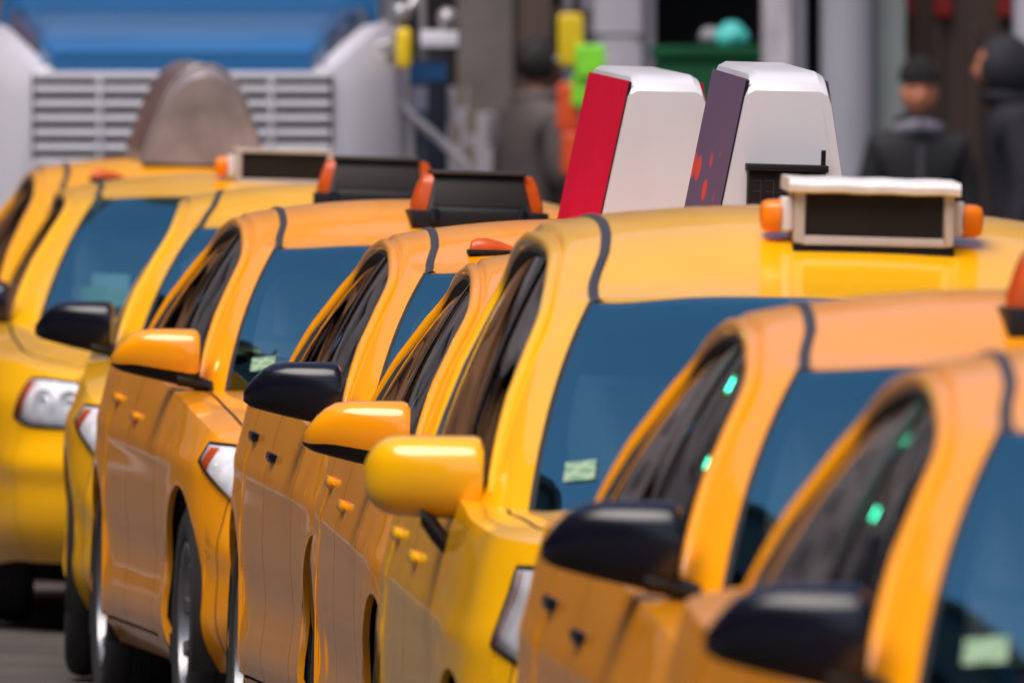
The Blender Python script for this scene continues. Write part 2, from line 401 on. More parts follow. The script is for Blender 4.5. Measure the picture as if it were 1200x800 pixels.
    def G(t, v, off=0.):
        t = np.asarray(t, float); v = np.asarray(v, float)
        b, r = Bf(t), Rf(t)
        tt = np.clip(t, 0.002, .998); d = Bf(tt+.002)-Bf(tt-.002) + Rf(tt+.002)-Rf(tt-.002)
        up = r-b; nrm = np.cross(d, up); nrm /= np.linalg.norm(nrm, axis=-1)[..., None]
        cen = (b+r)/2 - np.array([(sp['R'][0][0]+sp['R'][-1][0])/2, 0, 1.1])
        nrm *= np.sign((nrm*cen).sum(-1))[..., None]
        bul = .028 + .022*np.exp(-((t-.0)/.2)**2)
        return b*(1-v)[..., None] + r*v[..., None] + nrm*(bul*4*v*(1-v)*.9+off)[..., None]
    Ga = lambda t, v, off=0.: G(np.array([t]), np.array([v]), off)[0]
    nside = 46
    aw = (1-np.cos(np.linspace(0, math.pi, nside)))/2
    t_ws = np.linspace(0, TA0, 15); t_A = np.linspace(TA0, TA1, 6); t_S = TA1+(TC0-TA1)*aw; t_C = np.linspace(TC0, TC1, 7); t_B = np.linspace(TC1, 1, 13)
    shell = MB(); vA = np.linspace(0, 1, 15)
    def addgrid(mb, rows):
        rows = np.array(rows); mb.grid(rows); mb.grid(mir(rows))
    for tt in (t_A, t_C): addgrid(shell, [[Ga(t, v) for v in vA] for t in tt])
    mb_, mt_, me0, me1 = .02, .90, .015, .985
    def dlo(a):
        u = np.clip((a-me0)/(me1-me0), 0, 1); c = (mb_+mt_)/2; h = (mt_-mb_)/2
        h = h*np.clip(1-np.abs(2*u-1)**7, 0, 1)**(1/7.)
        return c-h, c+h
    lo_rows, hi_rows, lip_rows = [], [], []
    for a, t in zip(aw, t_S):
        lo, hi = dlo(a)
        lo_rows.append([Ga(t, v) for v in np.linspace(0, lo, 7)]); ew = float(sm(0, .07, a)*sm(1, .93, a))
        hi_rows.append([Ga(t, hi+(1-hi)*q) for q in np.linspace(0, 1, 8)])
        lip_rows.append([Ga(t, hi, o_*ew) for o_ in (.0, -.008, -.018)])
    addgrid(shell, lo_rows); addgrid(shell, hi_rows); addgrid(shell, lip_rows)
    tauR = [1, .97, .93, .90, .87, .84, .80, .7, .58, .45, .32, .16, 0]
    allt = np.unique(np.concatenate([t_ws, t_A, t_S, t_C, t_B]))
    def roofp(t, tu, off=0.):
        r = Rf(np.array([t]))[0]; return np.array([r[0], r[1]*tu, r[2] + float(rcf(r[0]))*(1-tu**2.3) + off])
    addgrid(shell, [[roofp(t, u) for u in tauR] for t in allt])
    part('roof', shell.mesh(key+'_roof', merge=2e-4, sharp=62), 'paint')
    def roofz(x, y):
        tt = np.linspace(TA0, TC1, 60); rr = Rf(tt); i = np.argmin(abs(rr[:, 0]-x))
        return float(rr[i, 2] + rcf(x)*(1-min(1, abs(y)/rr[i, 1])**2.3))
    # ditch mouldings + windshield seal
    for sgn in (1, -1):
        mbx = MB(); rows = []
        for t in np.unique(np.concatenate([np.linspace(TA0-.012, TA1, 8), t_S[2:-2], t_C[:4]])):
            tu = float(np.interp(t, [TA0-.012, TA0, .35, .42, .5], [.99, .975, .915, .86, .85]))
            row = []
            for dy, oz in ((-.012, -.004), (-.010, .002), (-.004, .005), (.004, .005), (.010, .002), (.012, -.004)):
                p = roofp(t, tu + dy/.57); p[2] += oz; row.append(p)
            rows.append(row)
        rows = np.array(rows); mbx.grid(rows if sgn > 0 else mir(rows))
        part('roof_moulding', mbx.mesh(key+'_moulding'), 'trim_grey')
        mbx = MB(); rows = []
        for v in np.linspace(-.01, 1.0, 18):
            rows.append([Ga(TA0-.007, v, -.002), Ga(TA0-.005, v, .003), Ga(TA0+.001, v, .003), Ga(TA0+.003, v, -.002)])
        rows = np.array(rows); mbx.grid(rows if sgn > 0 else mir(rows))
        part('windshield_seal', mbx.mesh(key+'_seal'), 'rubber')
    # windshield + frit, backlight
    def screen(t0, t1, name, nm2, inner):
        A = np.linspace(-1, 1, 33); V = np.linspace(.005, .995, 15)
        tf = (lambda a: t0*abs(a)) if inner == 'w' else (lambda a: 1-(1-t1)*abs(a))
        def pt(a, v, off):
            p = Ga(tf(a), v, off); p[1] *= (1 if a >= 0 else -1); return p
        g = MB(); g.grid([[pt(a*.985, v, .001) for v in V] for a in A])
        i = part(name, g.mesh(key+'_'+name), 'windshield_glass')
        # ring
        fr = MB(); N = 96; outer, inn = [], []
        for k in range(N):
            th = 2*math.pi*k/N; c, s_ = math.cos(th), math.sin(th)
            q = max(abs(c), abs(s_)); oa, ob = c/q, s_/q
            e = (abs(c)**5+abs(s_)**5)**(-1/5.)
            ia, ibb = c*e, s_*e
            ibv = .5+.5*ibb; lo_, hi_ = .07, .875
            outer.append((oa*.985, .005+.99*(.5+.5*ob))); inn.append((ia*(.925-.03*(1-ibv)), lo_+(hi_-lo_)*ibv))
        rows = []
        for w_ in np.linspace(0, 1, 6):
            rows.append([pt(o_[0]*(1-w_)+n_[0]*w_, o_[1]*(1-w_)+n_[1]*w_, -.003) for o_, n_ in zip(outer, inn)])
        fr.ring(rows, cap=False)
        part('frit_border', fr.mesh(key+'_frit'), 'frit', parent=i)
        return i, pt
    iw, wpt = screen(TA0, None, 'windshield', '', 'w')
    ibk, _ = screen(None, TC1, 'rear_window', '', 'b')
    # registration sticker, lower passenger corner (y<0)
    stk = MB(); stk.grid([[wpt(a, v, .004) for v in np.linspace(.115, .195, 3)] for a in np.linspace(-.885, -.785, 5)])
    isk = part('sticker', stk.mesh(key+'_sticker'), 'sticker_green', parent=iw)
    # side glass
    for sgn in (1, -1):
        f = (lambda A: np.array(A)) if sgn > 0 else (lambda A: mir(np.array(A)))
        def strip(a0, a1, off, fl=0., fh=1., n_=16):
            rows = []
            for a in a0+(a1-a0)*(1-np.cos(np.linspace(0, math.pi, n_)))/2:
                lo, hi = dlo(a); t = TA1+(TC0-TA1)*a
                rows.append([Ga(t, lo+(hi-lo)*q, off) for q in np.linspace(fl, fh, 9)])
            return f(rows)
        bB = sp['side_b']
        g = MB(); g.grid(strip(me0, bB-.022, -.014)); iwf = part('window', g.mesh(key+'_window'), 'side_glass')
        g = MB(); g.grid(strip(bB+.022, me1, -.014)); part('window', g.mesh(key+'_window'), 'side_glass')
        g = MB(); g.grid(strip(bB-.022, bB+.022, -.009, n_=4)); part('pillar_cover', g.mesh(key+'_bpillar'), 'black_gloss')
        # rubber seal ring around the opening
        g = MB(); loop = []
        us = me0+(me1-me0)*(1-np.cos(np.linspace(0, math.pi, 60)))/2
        for a in us: loop.append((a, dlo(a)[1]))
        for a in us[::-1][1:-1]: loop.append((a, dlo(a)[0]))
        rows = []
        ac, vc = .5, (mb_+mt_)/2
        for w_, of in ((1.004, -.010), (.995, .001), (.980, .001), (.962, -.016)):
            r = []
            for a, v in loop:
                aa = ac+(a-ac)*(1+(w_-1)*.45); vv = vc+(v-vc)*(1+(w_-1)*1.6)
                r.append(Ga(TA1+(TC0-TA1)*aa, vv, of))
            rows.append(r)
        g.ring(list(f(rows)), cap=False)
        part('window_seal', g.mesh(key+'_wseal'), 'rubber')
        g = MB(); path, rad = [], []
        n60 = len(us); top = loop[:n60]
        seq = [(a_, v_) for a_, v_ in top]
        pts_ = []
        for a_, v_ in seq:
            pts_.append((ac+(a_-ac)*1.010, vc+(v_-vc)*1.075))
        fr_ = [(ac+(dlo(.0151)[0]*0+me0-ac)*1.010, q) for q in np.linspace(.05, vc, 8)]
        rr_ = [(ac+(me1-ac)*1.010, q) for q in np.linspace(vc, -.01, 10)]
        allp = fr_[:-1] + pts_ + rr_[1:]
        for k_, (a_, v_) in enumerate(allp):
            p_ = Ga(TA1+(TC0-TA1)*a_, v_, .001); e_ = min(1, k_/7., (len(allp)-1-k_)/10.)
            path.append(f([p_])[0]); rad.append(.004+.0135*math.sqrt(e_))
        g.tube([Vector(p_) for p_ in path], rad, 10)
        part('window_frame', g.mesh(key+'_wframe', sharp=70), 'paint')
        if sgn < 0:
            g = MB(); rows = []
            for a in np.linspace(.05, .90, 48):
                lo, hi = dlo(a); t = TA1+(TC0-TA1)*a; hh = hi-.004
                e = math.sqrt(max(0, min(1, (a-.05)/.10, (.90-a)/.10))); wv = .02+.17*e
                rows.append([Ga(t, hh, -.004), Ga(t, hh-wv*.35, .004*e), Ga(t, hh-wv*.7, .009*e), Ga(t, hh-wv, .010*e)])
            g.grid(f(rows)); part('rain_visor', g.mesh(key+'_visor'), 'black_gloss')
    # --- interior
    g = MB(); rows = []
    tw = np.linspace(-1, 1, 25)
    for q in range(6):
        row = []
        for a in tw:
            p = Ga(TA0*abs(a), 0.02); y = p[1]*(1 if a >= 0 else -1)*.97
            x, z = [(p[0]-.03, p[2]+.006), (p[0]-.15, p[2]+.02), (sp['B'][2][0]-.12, p[2]*.3+.70), (sp['B'][2][0]-.22, .93), (sp['B'][2][0]-.24, .80), (sp['B'][2][0]-.10, .45)][q]
            row.append((x, y, z))
        rows.append(row)
    g.grid(rows); part('dashboard', g.mesh(key+'_dash'), 'interior_dark')
    g = MB(); g.box(sp['xr']+.35, sp['xf']-.3, -.62, .62, .22, .42)
    for ax in (sp['axf'], sp['axr']):
        for sgn in (1, -1):
            rr = AR+.004
            prof = [[(ax+rr*math.cos(a), sgn*yy, WR+rr*math.sin(a)) for a in np.linspace(-.35, math.pi+.35, 22)] for yy in (.60, sp['w']-.02)]
            g.grid(prof)
            g.add([(ax, sgn*.6, WR)]+[(ax+rr*math.cos(a), sgn*.6, WR+rr*math.sin(a)) for a in np.linspace(-.35, math.pi+.35, 22)], [(0, i+1, i+2) for i in range(21)])
    part('underbody', g.mesh(key+'_under'), 'dark_gap')
    def seat(x, y, w, bench=False):
        g = MB()
        def slab(pts, th, wd):   # side profile polyline -> rounded slab
            rings = []
            for (xx, zz, tt) in pts:
                rings.append([(xx + tt*math.cos(a)*th*.0 + th*math.sin(a)*.5, y + wd*math.copysign(abs(math.cos(a))**.5, math.cos(a)), zz) for a in np.linspace(0, 2*math.pi, 20, endpoint=False)])
            g.ring(rings)
        slab([(x-.10, .55, 0), (x-.14, .75, 0), (x-.20, .98, 0), (x-.235, 1.08, 0)], .16, w)
        if not bench:
            slab([(x-.235, 1.10, 0), (x-.24, 1.13, 0), (x-.25, 1.22, 0), (x-.255, 1.25, 0)], .10, .13)
        else:
            for dy in (-.35, .35): g.box(x-.30, x-.21, y+dy-.12, y+dy+.12, 1.08, 1.16)
        g.box(x-.15, x+.38, y-w, y+w, .42, .56)
        return g.mesh(key+'_seat', bevel=0)
    x_seat = sp['B'][2][0]-.78
    for y in (-.37, .37): part('seat', seat(x_seat, y, .24), 'seat_cloth')
    part('rear_seat', seat(x_seat-.95, 0, .62, True), 'seat_cloth')
    g = MB(); g.box(x_seat-.36, x_seat-.345, -.60, .60, .50, 1.27); part('partition', g.mesh(key+'_partition', bevel=.004), 'partition')
    g = MB(); ang = np.linspace(0, 2*math.pi, 28, endpoint=False)
    cx, cy, cz = x_seat+.42, .37, .92
    tp = [Vector((cx-.06*math.sin(a)*1.0, cy+.18*math.cos(a), cz+.17*math.sin(a))) for a in ang]
    g.tube(tp+[tp[0]], .014, 8, cap=False); g.tube([(cx, cy-.17, cz), (cx+.01, cy, cz), (cx, cy+.17, cz)], .02, 6); g.tube([(cx, cy, cz), (cx+.2, cy, cz-.1)], .03, 8)
    part('steering_wheel', g.mesh(key+'_steer'), 'black_plastic')
    g = MB(); hx, hz = sp['R'][0][0]+.10, sp['R'][0][2]-.10
    g.box(hx-.015, hx+.015, -.12, .12, hz-.035, hz+.035); g.tube([(hx, 0, hz), (hx+.02, 0, hz+.06)], .01, 6)
    part('rear_view_mirror', g.mesh(key+'_rvm', bevel=.01), 'black_plastic')
    # --- wipers
    for (a0, a1) in ((-.75, .02), (.05, .85)):
        g = MB(); pts = [wpt(a0+(a1-a0)*q, .03+.012*math.sin(q*3), .014) for q in np.linspace(0, 1, 12)]
        g.tube(pts, .006, 6); part('wiper', g.mesh(key+'_wiper'), 'black_plastic')
    # --- door handles
    for (hx, hz), d in zip(sp['handles'], (0, 1)):
        for sgn in (1, -1):
            p = S(np.array([s_of_x(hx)]), np.array([hz]))[0]; g = MB(); rings = []
            for q in np.linspace(0, 1, 12):
                bow = min(1, 8*q, 8*(1-q)); r1 = .012*(.5+.5*bow)
                c = (hx+.085-.17*q, p[1]-.004+.015*bow, hz+.004*q)
                rings.append([(c[0], sgn*(c[1]+.007*math.cos(a)), c[2]+r1*1.2*math.sin(a)) for a in np.linspace(0, 2*math.pi, 10, endpoint=False)])
            g.ring(rings); part('handle', g.mesh(key+'_handle'), 'handle', parent=dparts[(d, sgn)])
    # --- lamps on the body surface
    def lamp(s0, s1, lo, hi, sgn, off, bul, zmax=True, n_=16):
        k5 = np.linspace(0, 1, 5); fl, fh = hermite(k5, lo), hermite(k5, hi); rows = []
        for q in np.linspace(0, 1, n_):
            s = s0+(s1-s0)*q; x0 = np.interp(s, ss, cc[:, 0])
            a, b = float(fl(q)), min(float(fh(q)), float(zsf(x0))-.004)
            row = []
            for w_ in np.linspace(0, 1, 9):
                z = a+(b-a)*w_
                p = S(np.array([s]), np.array([z]))[0]
                nv = np.array([np.interp(s, ss, nn[:, 0]), np.interp(s, ss, nn[:, 1]), 0])
                e = (1-(2*q-1)**6)*(1-(2*w_-1)**6)
                p = p+nv*(off+bul*e); p[1] *= sgn; row.append(p)
            rows.append(row)
        return rows
    H = sp['head']; T = sp['tail']
    for sgn in (1, -1):
        s0, s1 = s_of_y(H['y0']), s_of_x(H['x1'])
        g = MB(); g.grid(lamp(s0, s1, H['lo'], H['hi'], sgn, .003, .0)); ih = part('headlight', g.mesh(key+'_head'), 'lamp_silver')
        g = MB(); rows = np.array(lamp(s0, s1, H['lo'], H['hi'], sgn, .001, .0)); rim = list(rows[:, 0])+list(rows[-1, 1:])+list(rows[:-1, -1][::-1])+list(rows[0, 1:-1][::-1])
        g.tube(rim+[rim[0]], .006, 6, cap=False); part('bezel', g.mesh(key+'_bezel'), 'black_plastic', parent=ih)
        # reflector bowls
        for q, rr in (((.30, .052), (.58, .05)) if key == 'saloon' else ((.40, .052), (.68, .048))):
            s = s0+(s1-s0)*q; k5 = np.linspace(0, 1, 5); zc_ = float((hermite(k5, H['lo'])(q)+hermite(k5, H['hi'])(q))/2)
            p = S(np.array([s]), np.array([zc_]))[0]; g = MB()
            g.lathe([(.001, -.004), (rr*.35, -.001), (rr*.42, .010), (rr*.55, .004), (rr*.92, .012), (rr, .010), (rr, .0)], 24, 'y')
            nv = Vector((np.interp(s, ss, nn[:, 0]), sgn*np.interp(s, ss, nn[:, 1]), 0))
            q_ = Vector((0, 1, 0)).rotation_difference(nv)
            g.v = [tuple(q_ @ Vector(v) + Vector((p[0], sgn*p[1], p[2])) + nv*.003) for v in g.v]
            part('reflector', g.mesh(key+'_reflector'), 'lamp_silver', parent=ih)
        g = MB(); ta_ = .88 if key == 'saloon' else .91 if key == 'sedan' else .962; sm_ = s0+(s1-s0)*ta_
        k5 = np.linspace(0, 1, 5)
        g.grid(lamp(sm_, s0+(s1-s0)*.97, [float(hermite(k5, H['lo'])(u))+.006 for u in np.linspace(ta_, .97, 5)], [float(hermite(k5, H['hi'])(u))-.008 for u in np.linspace(ta_, .97, 5)], sgn, .006, .0, n_=8))
        part('turn_signal', g.mesh(key+'_turn'), 'amber_lens', parent=ih)
        g = MB(); g.grid(lamp(s0, s1, H['lo'], H['hi'], sgn, .006, .018)); part('lens', g.mesh(key+'_lens'), 'lens_glass', parent=ih)
        s0, s1 = s_of_x(T['x0']), s_of_y(T['y1'], False)
        g = MB(); g.grid(lamp(s0, s1, T['lo'], T['hi'], sgn, .004, .012)); part('taillight', g.mesh(key+'_tail'), 'red_lens')
    # grille, intake, plate
    g = MB(); zg = (.47, .60) if key != 'saloon' else (.62, .80)
    for yy in np.linspace(-.48, .48, 17): pass
    rows = []
    for yy in np.linspace(-.46, .46, 19):
        rows.append([S(np.array([s_of_y(abs(yy))]), np.array([z]))[0]*np.array([1, 1 if yy >= 0 else -1, 1])+np.array([.004, 0, 0]) for z in np.linspace(*zg, 5)])
    g.grid(rows); ig = part('grille', g.mesh(key+'_grille'), 'dark_gap')
    for z in np.linspace(zg[0], zg[1], 5):
        g = MB(); pts = []
        for yy in np.linspace(-.46, .46, 19):
            p = S(np.array([s_of_y(abs(yy))]), np.array([z]))[0]; pts.append((p[0]+.01, p[1]*(1 if yy >= 0 else -1), z))
        g.tube(pts, .008, 6); part('slat', g.mesh(key+'_gslat'), 'black_gloss', parent=ig)
    # --- wheels
    def wheel_meshes():
        t = MB(); w2 = .105; r = WR
        t.lathe([(r*.64, -w2*.8), (r*.70, -w2*.95), (r*.86, -w2*1.02), (r*.95, -w2*.92), (r*.985, -w2*.75), (r, -w2*.55), (r, -w2*.34), (r*.982, -w2*.33), (r*.982, -w2*.27), (r, -w2*.26), (r, -.02), (r*.982, -.018), (r*.982, .0), (r, .002), (r, w2*.26), (r*.982, w2*.27), (r*.982, w2*.33), (r, w2*.34), (r, w2*.55), (r*.985, w2*.75), (r*.95, w2*.92), (r*.86, w2*1.02), (r*.70, w2*.95), (r*.64, w2*.8)], 56, 'y')
        rm = MB(); rr = r*.66
        rm.lathe([(rr*.93, -w2*.8), (rr, -w2*.9), (rr, w2*.86), (rr*.985, w2*.94), (rr*.93, w2*.90), (rr*.90, w2*.55), (rr*.88, -w2*.2)], 48, 'y')
        rm.lathe([(.001, w2*.62), (.028, w2*.62), (.034, w2*.55), (.06, w2*.50), (.072, w2*.30), (.072, -w2*.2)], 24, 'y')
        for k in range(10):
            a = 2*math.pi*k/10; ca_, sa_ = math.cos(a), math.sin(a); rings = []
            for q, wd, yo in ((.05, .020, .42), (.10, .016, .52), (.16, .017, .66), (rr*.93, .026, .80)):
                rings.append([(q*ca_-u*sa_, w2*(yo+h), q*sa_+u*ca_) for u, h in ((-wd, -.22), (wd, -.22), (wd*.75, 0), (-wd*.75, 0))])
            rm.ring(rings)
        d = MB(); d.lathe([(.001, -w2*.1), (rr*.72, -w2*.1), (rr*.72, -w2*.25)], 32, 'y')
        return t.mesh(key+'_tyre'), rm.mesh(key+'_rim', sharp=30), d.mesh(key+'_disc')
    tm, rm, dm = wheel_meshes()
    for ax in (sp['axf'], sp['axr']):
        for sgn in (1, -1):
            i = part('wheel', dm, 'trim_grey', loc=(ax, sgn*(sp['w']-.125), WR), rot=(0, .3*ax, 0 if sgn > 0 else math.pi))
            part('tyre', tm, 'rubber', parent=i); part('rim', rm, 'alloy', parent=i)
    return dict(parts=parts, roofz=roofz, sp=sp, G=Ga)

# --- mirrors ------------------------------------------------------------
def mirror_meshes(style):
    """housing lofted from inner end (u=0) to outer tip (u=1), local -y outwards, x forward"""
    N = 36; up, low = MB(), MB(); rings = []
    us = [0, .03, .08, .16, .28, .42, .56, .70, .80, .88, .94, .98, 1.0]
    for u in us:
        y = -.245*u
        if style == 'sharp':
            top = .078 - .002*u - .010*u**3 - .070*max(0, (u-.60)/.40)**2.2
            bot = -.088 + .036*u + .014*u**2 + .010*max(0, (u-.88)/.12)**2
            dep = .085*(1-.25*u**2)*math.sqrt(max(1-(max(u-.80, 0)/.2)**2, .02)); e = .62
            sw = -.05*u**2
        else:
            k = math.sqrt(max(1-(max(u-.72, 0)/.28)**2, .02))
            top = .008+.085*k*(1-.05*u); bot = .0-.080*k*(1-.10*u); dep = .095*k; e = .75; sw = -.03*u**2
        if u < .04: 
            f = .80 + 5*u; top *= f; bot *= f
        c = (top+bot)/2; h = (top-bot)/2; row = []
        for k in range(N):
            a = 2*math.pi*k/N; cx, sz = math.cos(a), math.sin(a)
            xx = (dep*abs(cx)**e if cx > 0 else -dep*.45*abs(cx)**.35)
            zz = c + h*math.copysign(abs(sz)**.62, sz)
            xx *= (1.0 if zz > c else 1-.15*((c-zz)/h))
            row.append((xx+sw, y, zz))
        rings.append(row)
    full = MB(); full.ring(rings)
    me = bpy.data.meshes.new('tmp'); me.from_pydata(full.v, [], full.f)
    for fi, f in enumerate(me.polygons):
        cen = f.center; vv = [tuple(me.vertices[i].co) for i in f.vertices]
        is_low = style == 'sharp' and fi < (len(us)-1)*N and math.sin(2*math.pi*((fi % N)+.5)/N) < -.36
        (low if is_low else up).add(vv, [tuple(range(len(vv)))])
    bpy.data.meshes.remove(me)
    arm = MB()
    if style == 'sharp':
        arm.ring([[(.02+.05*math.cos(a)*s_, y, z+.022*math.sin(a)*s_) for a in np.linspace(0, 2*math.pi, 14, endpoint=False)] for y, z, s_ in ((-.06, -.060, 1), (-.02, -.066, 1), (.01, -.075, .9), (.04, -.085, .85))])
    else:
        arm.ring([[(.02+.055*math.cos(a)*s_, y, z+.03*math.sin(a)*s_) for a in np.linspace(0, 2*math.pi, 14, endpoint=False)] for y, z, s_ in ((-.125, -.066, .8), (-.10, -.095, 1), (-.075, -.125, .9), (-.04, -.160, .7))])
    gl = MB(); gl.ring([[(-.046, -.02-.2*(.5+.5*math.cos(a)), -.0+.045*math.sin(a)) for a in np.linspace(0, 2*math.pi, 20, endpoint=False)], [(-.044, -.02-.2*(.5+.5*math.cos(a)), -.0+.045*math.sin(a)) for a in np.linspace(0, 2*math.pi, 20, endpoint=False)]])
    out = [up.mesh('mirror_cap_'+style), None, arm.mesh('mirror_arm_'+style), gl.mesh('mirror_glass')]
    if low.v: out[1] = low.mesh('mirror_low_'+style)
    return out
def flip_y(me):
    m2 = me.copy()
    for v in m2.vertices: v.co.y = -v.co.y
    m2.flip_normals(); return m2
MIR = {}
for stl in ('sharp', 'round'):
    ms = mirror_meshes(stl); MIR[stl] = {-1: ms, 1: [flip_y(a) if a else None for a in ms]}

# --- roof signs -----------------------------------------------------------
def frame_sign(par, x, y, z, lid=True):
    r = obj('roof_sign', MB().box(-.11, .09, -.165, .165, .006, .118).mesh('sign_box', bevel=.008), 'sign_cream', par, (x, y, z))
    obj('sign_panel', MB().box(.0885, .0935, -.142, .142, .022, .110).mesh('sign_face', False), 'sign_panel', r)
    g = MB()
    g.box(.088, .104, -.165, -.145, .006, .112); g.box(.088, .104, .145, .165, .006, .112); g.box(.088, .104, -.145, .145, .006, .022)
    obj('frame', g.mesh('sign_frame', bevel=.003), 'sign_cream', r)
    g = MB(); rings = []
    for yy in np.linspace(-.180, .176, 16):
        w_ = .001*math.sin(yy*60)
        rings.append([(px_, yy, pz_+w_) for px_, pz_ in ((-.125, .116), (.112, .110), (.126, .114), (.128, .126), (.115, .138), (-.11, .144), (-.125, .134))])
    g.ring(rings)
    if lid: obj('lid', g.mesh('sign_lid', sharp=30), 'sign_white', r)
    else: obj('lid', MB().box(-.115, .106, -.168, .168, .110, .124).mesh('sign_lid', bevel=.004), 'sign_cream', r)
    obj('base', MB().box(-.13, .098, -.167, .167, -.05, .007).mesh('sign_base', bevel=.004), 'sign_panel', r)
    for sg in (-1, 1):
        g = MB(); g.box(-.03, .05, sg*.165 if sg > 0 else -.190, .190 if sg > 0 else -.165, .03, .100)
        b = obj('bracket', g.mesh('sign_bracket', bevel=.006), 'sign_white', r)
        g = MB(); rings = []
        for q, sc in ((.186, .7), (.191, .86), (.216, .84), (.227, .72), (.231, .45)):
            rings.append([(.01+.055*sc*math.copysign(abs(math.cos(a))**.6, math.cos(a)), sg*q, .060+.040*sc*math.copysign(abs(math.sin(a))**.6, math.sin(a))) for a in np.linspace(0, 2*math.pi, 20, endpoint=False)])
        g.ring(rings); obj('amber_light', g.mesh('sign_amber'), 'orange_lens', r)
    return r
def black_sign(par, x, y, z):
    g = MB(); rings = []
    for zz, hw, x0, x1 in ((.022, .150, -.10, .085), (.035, .146, -.095, .078), (.115, .128, -.07, .048), (.128, .126, -.065, .044)):
        rings.append([(x1, -hw, zz), (x1, hw, zz), (x0, hw, zz), (x0, -hw, zz)])
    g.ring(rings)
    r = obj('roof_sign', g.mesh('black_sign_body', bevel=.006), 'black_plastic', par, (x, y, z))
    obj('base', MB().box(-.13, .11, -.195, .195, -.03, .024).mesh('black_sign_base', bevel=.006), 'black_plastic', r)
    obj('lid', MB().box(-.078, .062, -.136, .132, .126, .138).mesh('black_sign_lid', bevel=.004), 'trim_grey', r)
    g = MB(); rings = []
    for zz, hw, xx in ((.036, .134, .0805), (.108, .118, .0535)):
        rings.append([(xx, -hw, zz), (xx, hw, zz), (xx-.01, hw, zz), (xx-.01, -hw, zz)])
    g.ring(rings); obj('sign_panel', g.mesh('black_sign_face', bevel=.002), 'sign_panel', r)
    for sg in (-1, 1):
        g = MB(); rings = []
        for zz, y0, y1, xx in ((.024, .145, .186, .06), (.045, .142, .184, .06), (.10, .130, .168, .048), (.120, .126, .158, .042), (.126, .126, .148, .036)):
            rings.append([(xx, sg*y0, zz), (xx-.006, sg*(y1-.006), zz), (xx-.02, sg*y1, zz), (-xx, sg*y1, zz), (-xx-.01, sg*y0, zz)])
        g.ring(rings); obj('amber_light', g.mesh('black_sign_amber', sharp=50), 'amber_lens', r)
    for yy in (-.13, .12): obj('clip', MB().box(.108, .118, yy-.012, yy+.012, -.012, .03).mesh('sign_clip', bevel=.003), 'black_gloss', r)
    return r
def beacon(par, x, y, z):
    g = MB(); rings = []
    for q, h in ((-.062, .006), (-.058, .022), (-.045, .030), (-.02, .031), (.02, .022), (.045, .012), (.062, .004)):
        rings.append([(.024*math.cos(a)*(1-.3*max(0, q/.06)), q, h*math.sin(a)) for a in np.linspace(0, math.pi, 12)])
    g.ring(rings); r = obj('beacon', g.mesh('beacon_lens'), 'amber_lens', par, (x, y, z))
    obj('base', MB().box(-.028, .028, -.068, .068, -.012, .001).mesh('beacon_base', bevel=.003), 'black_plastic', r)
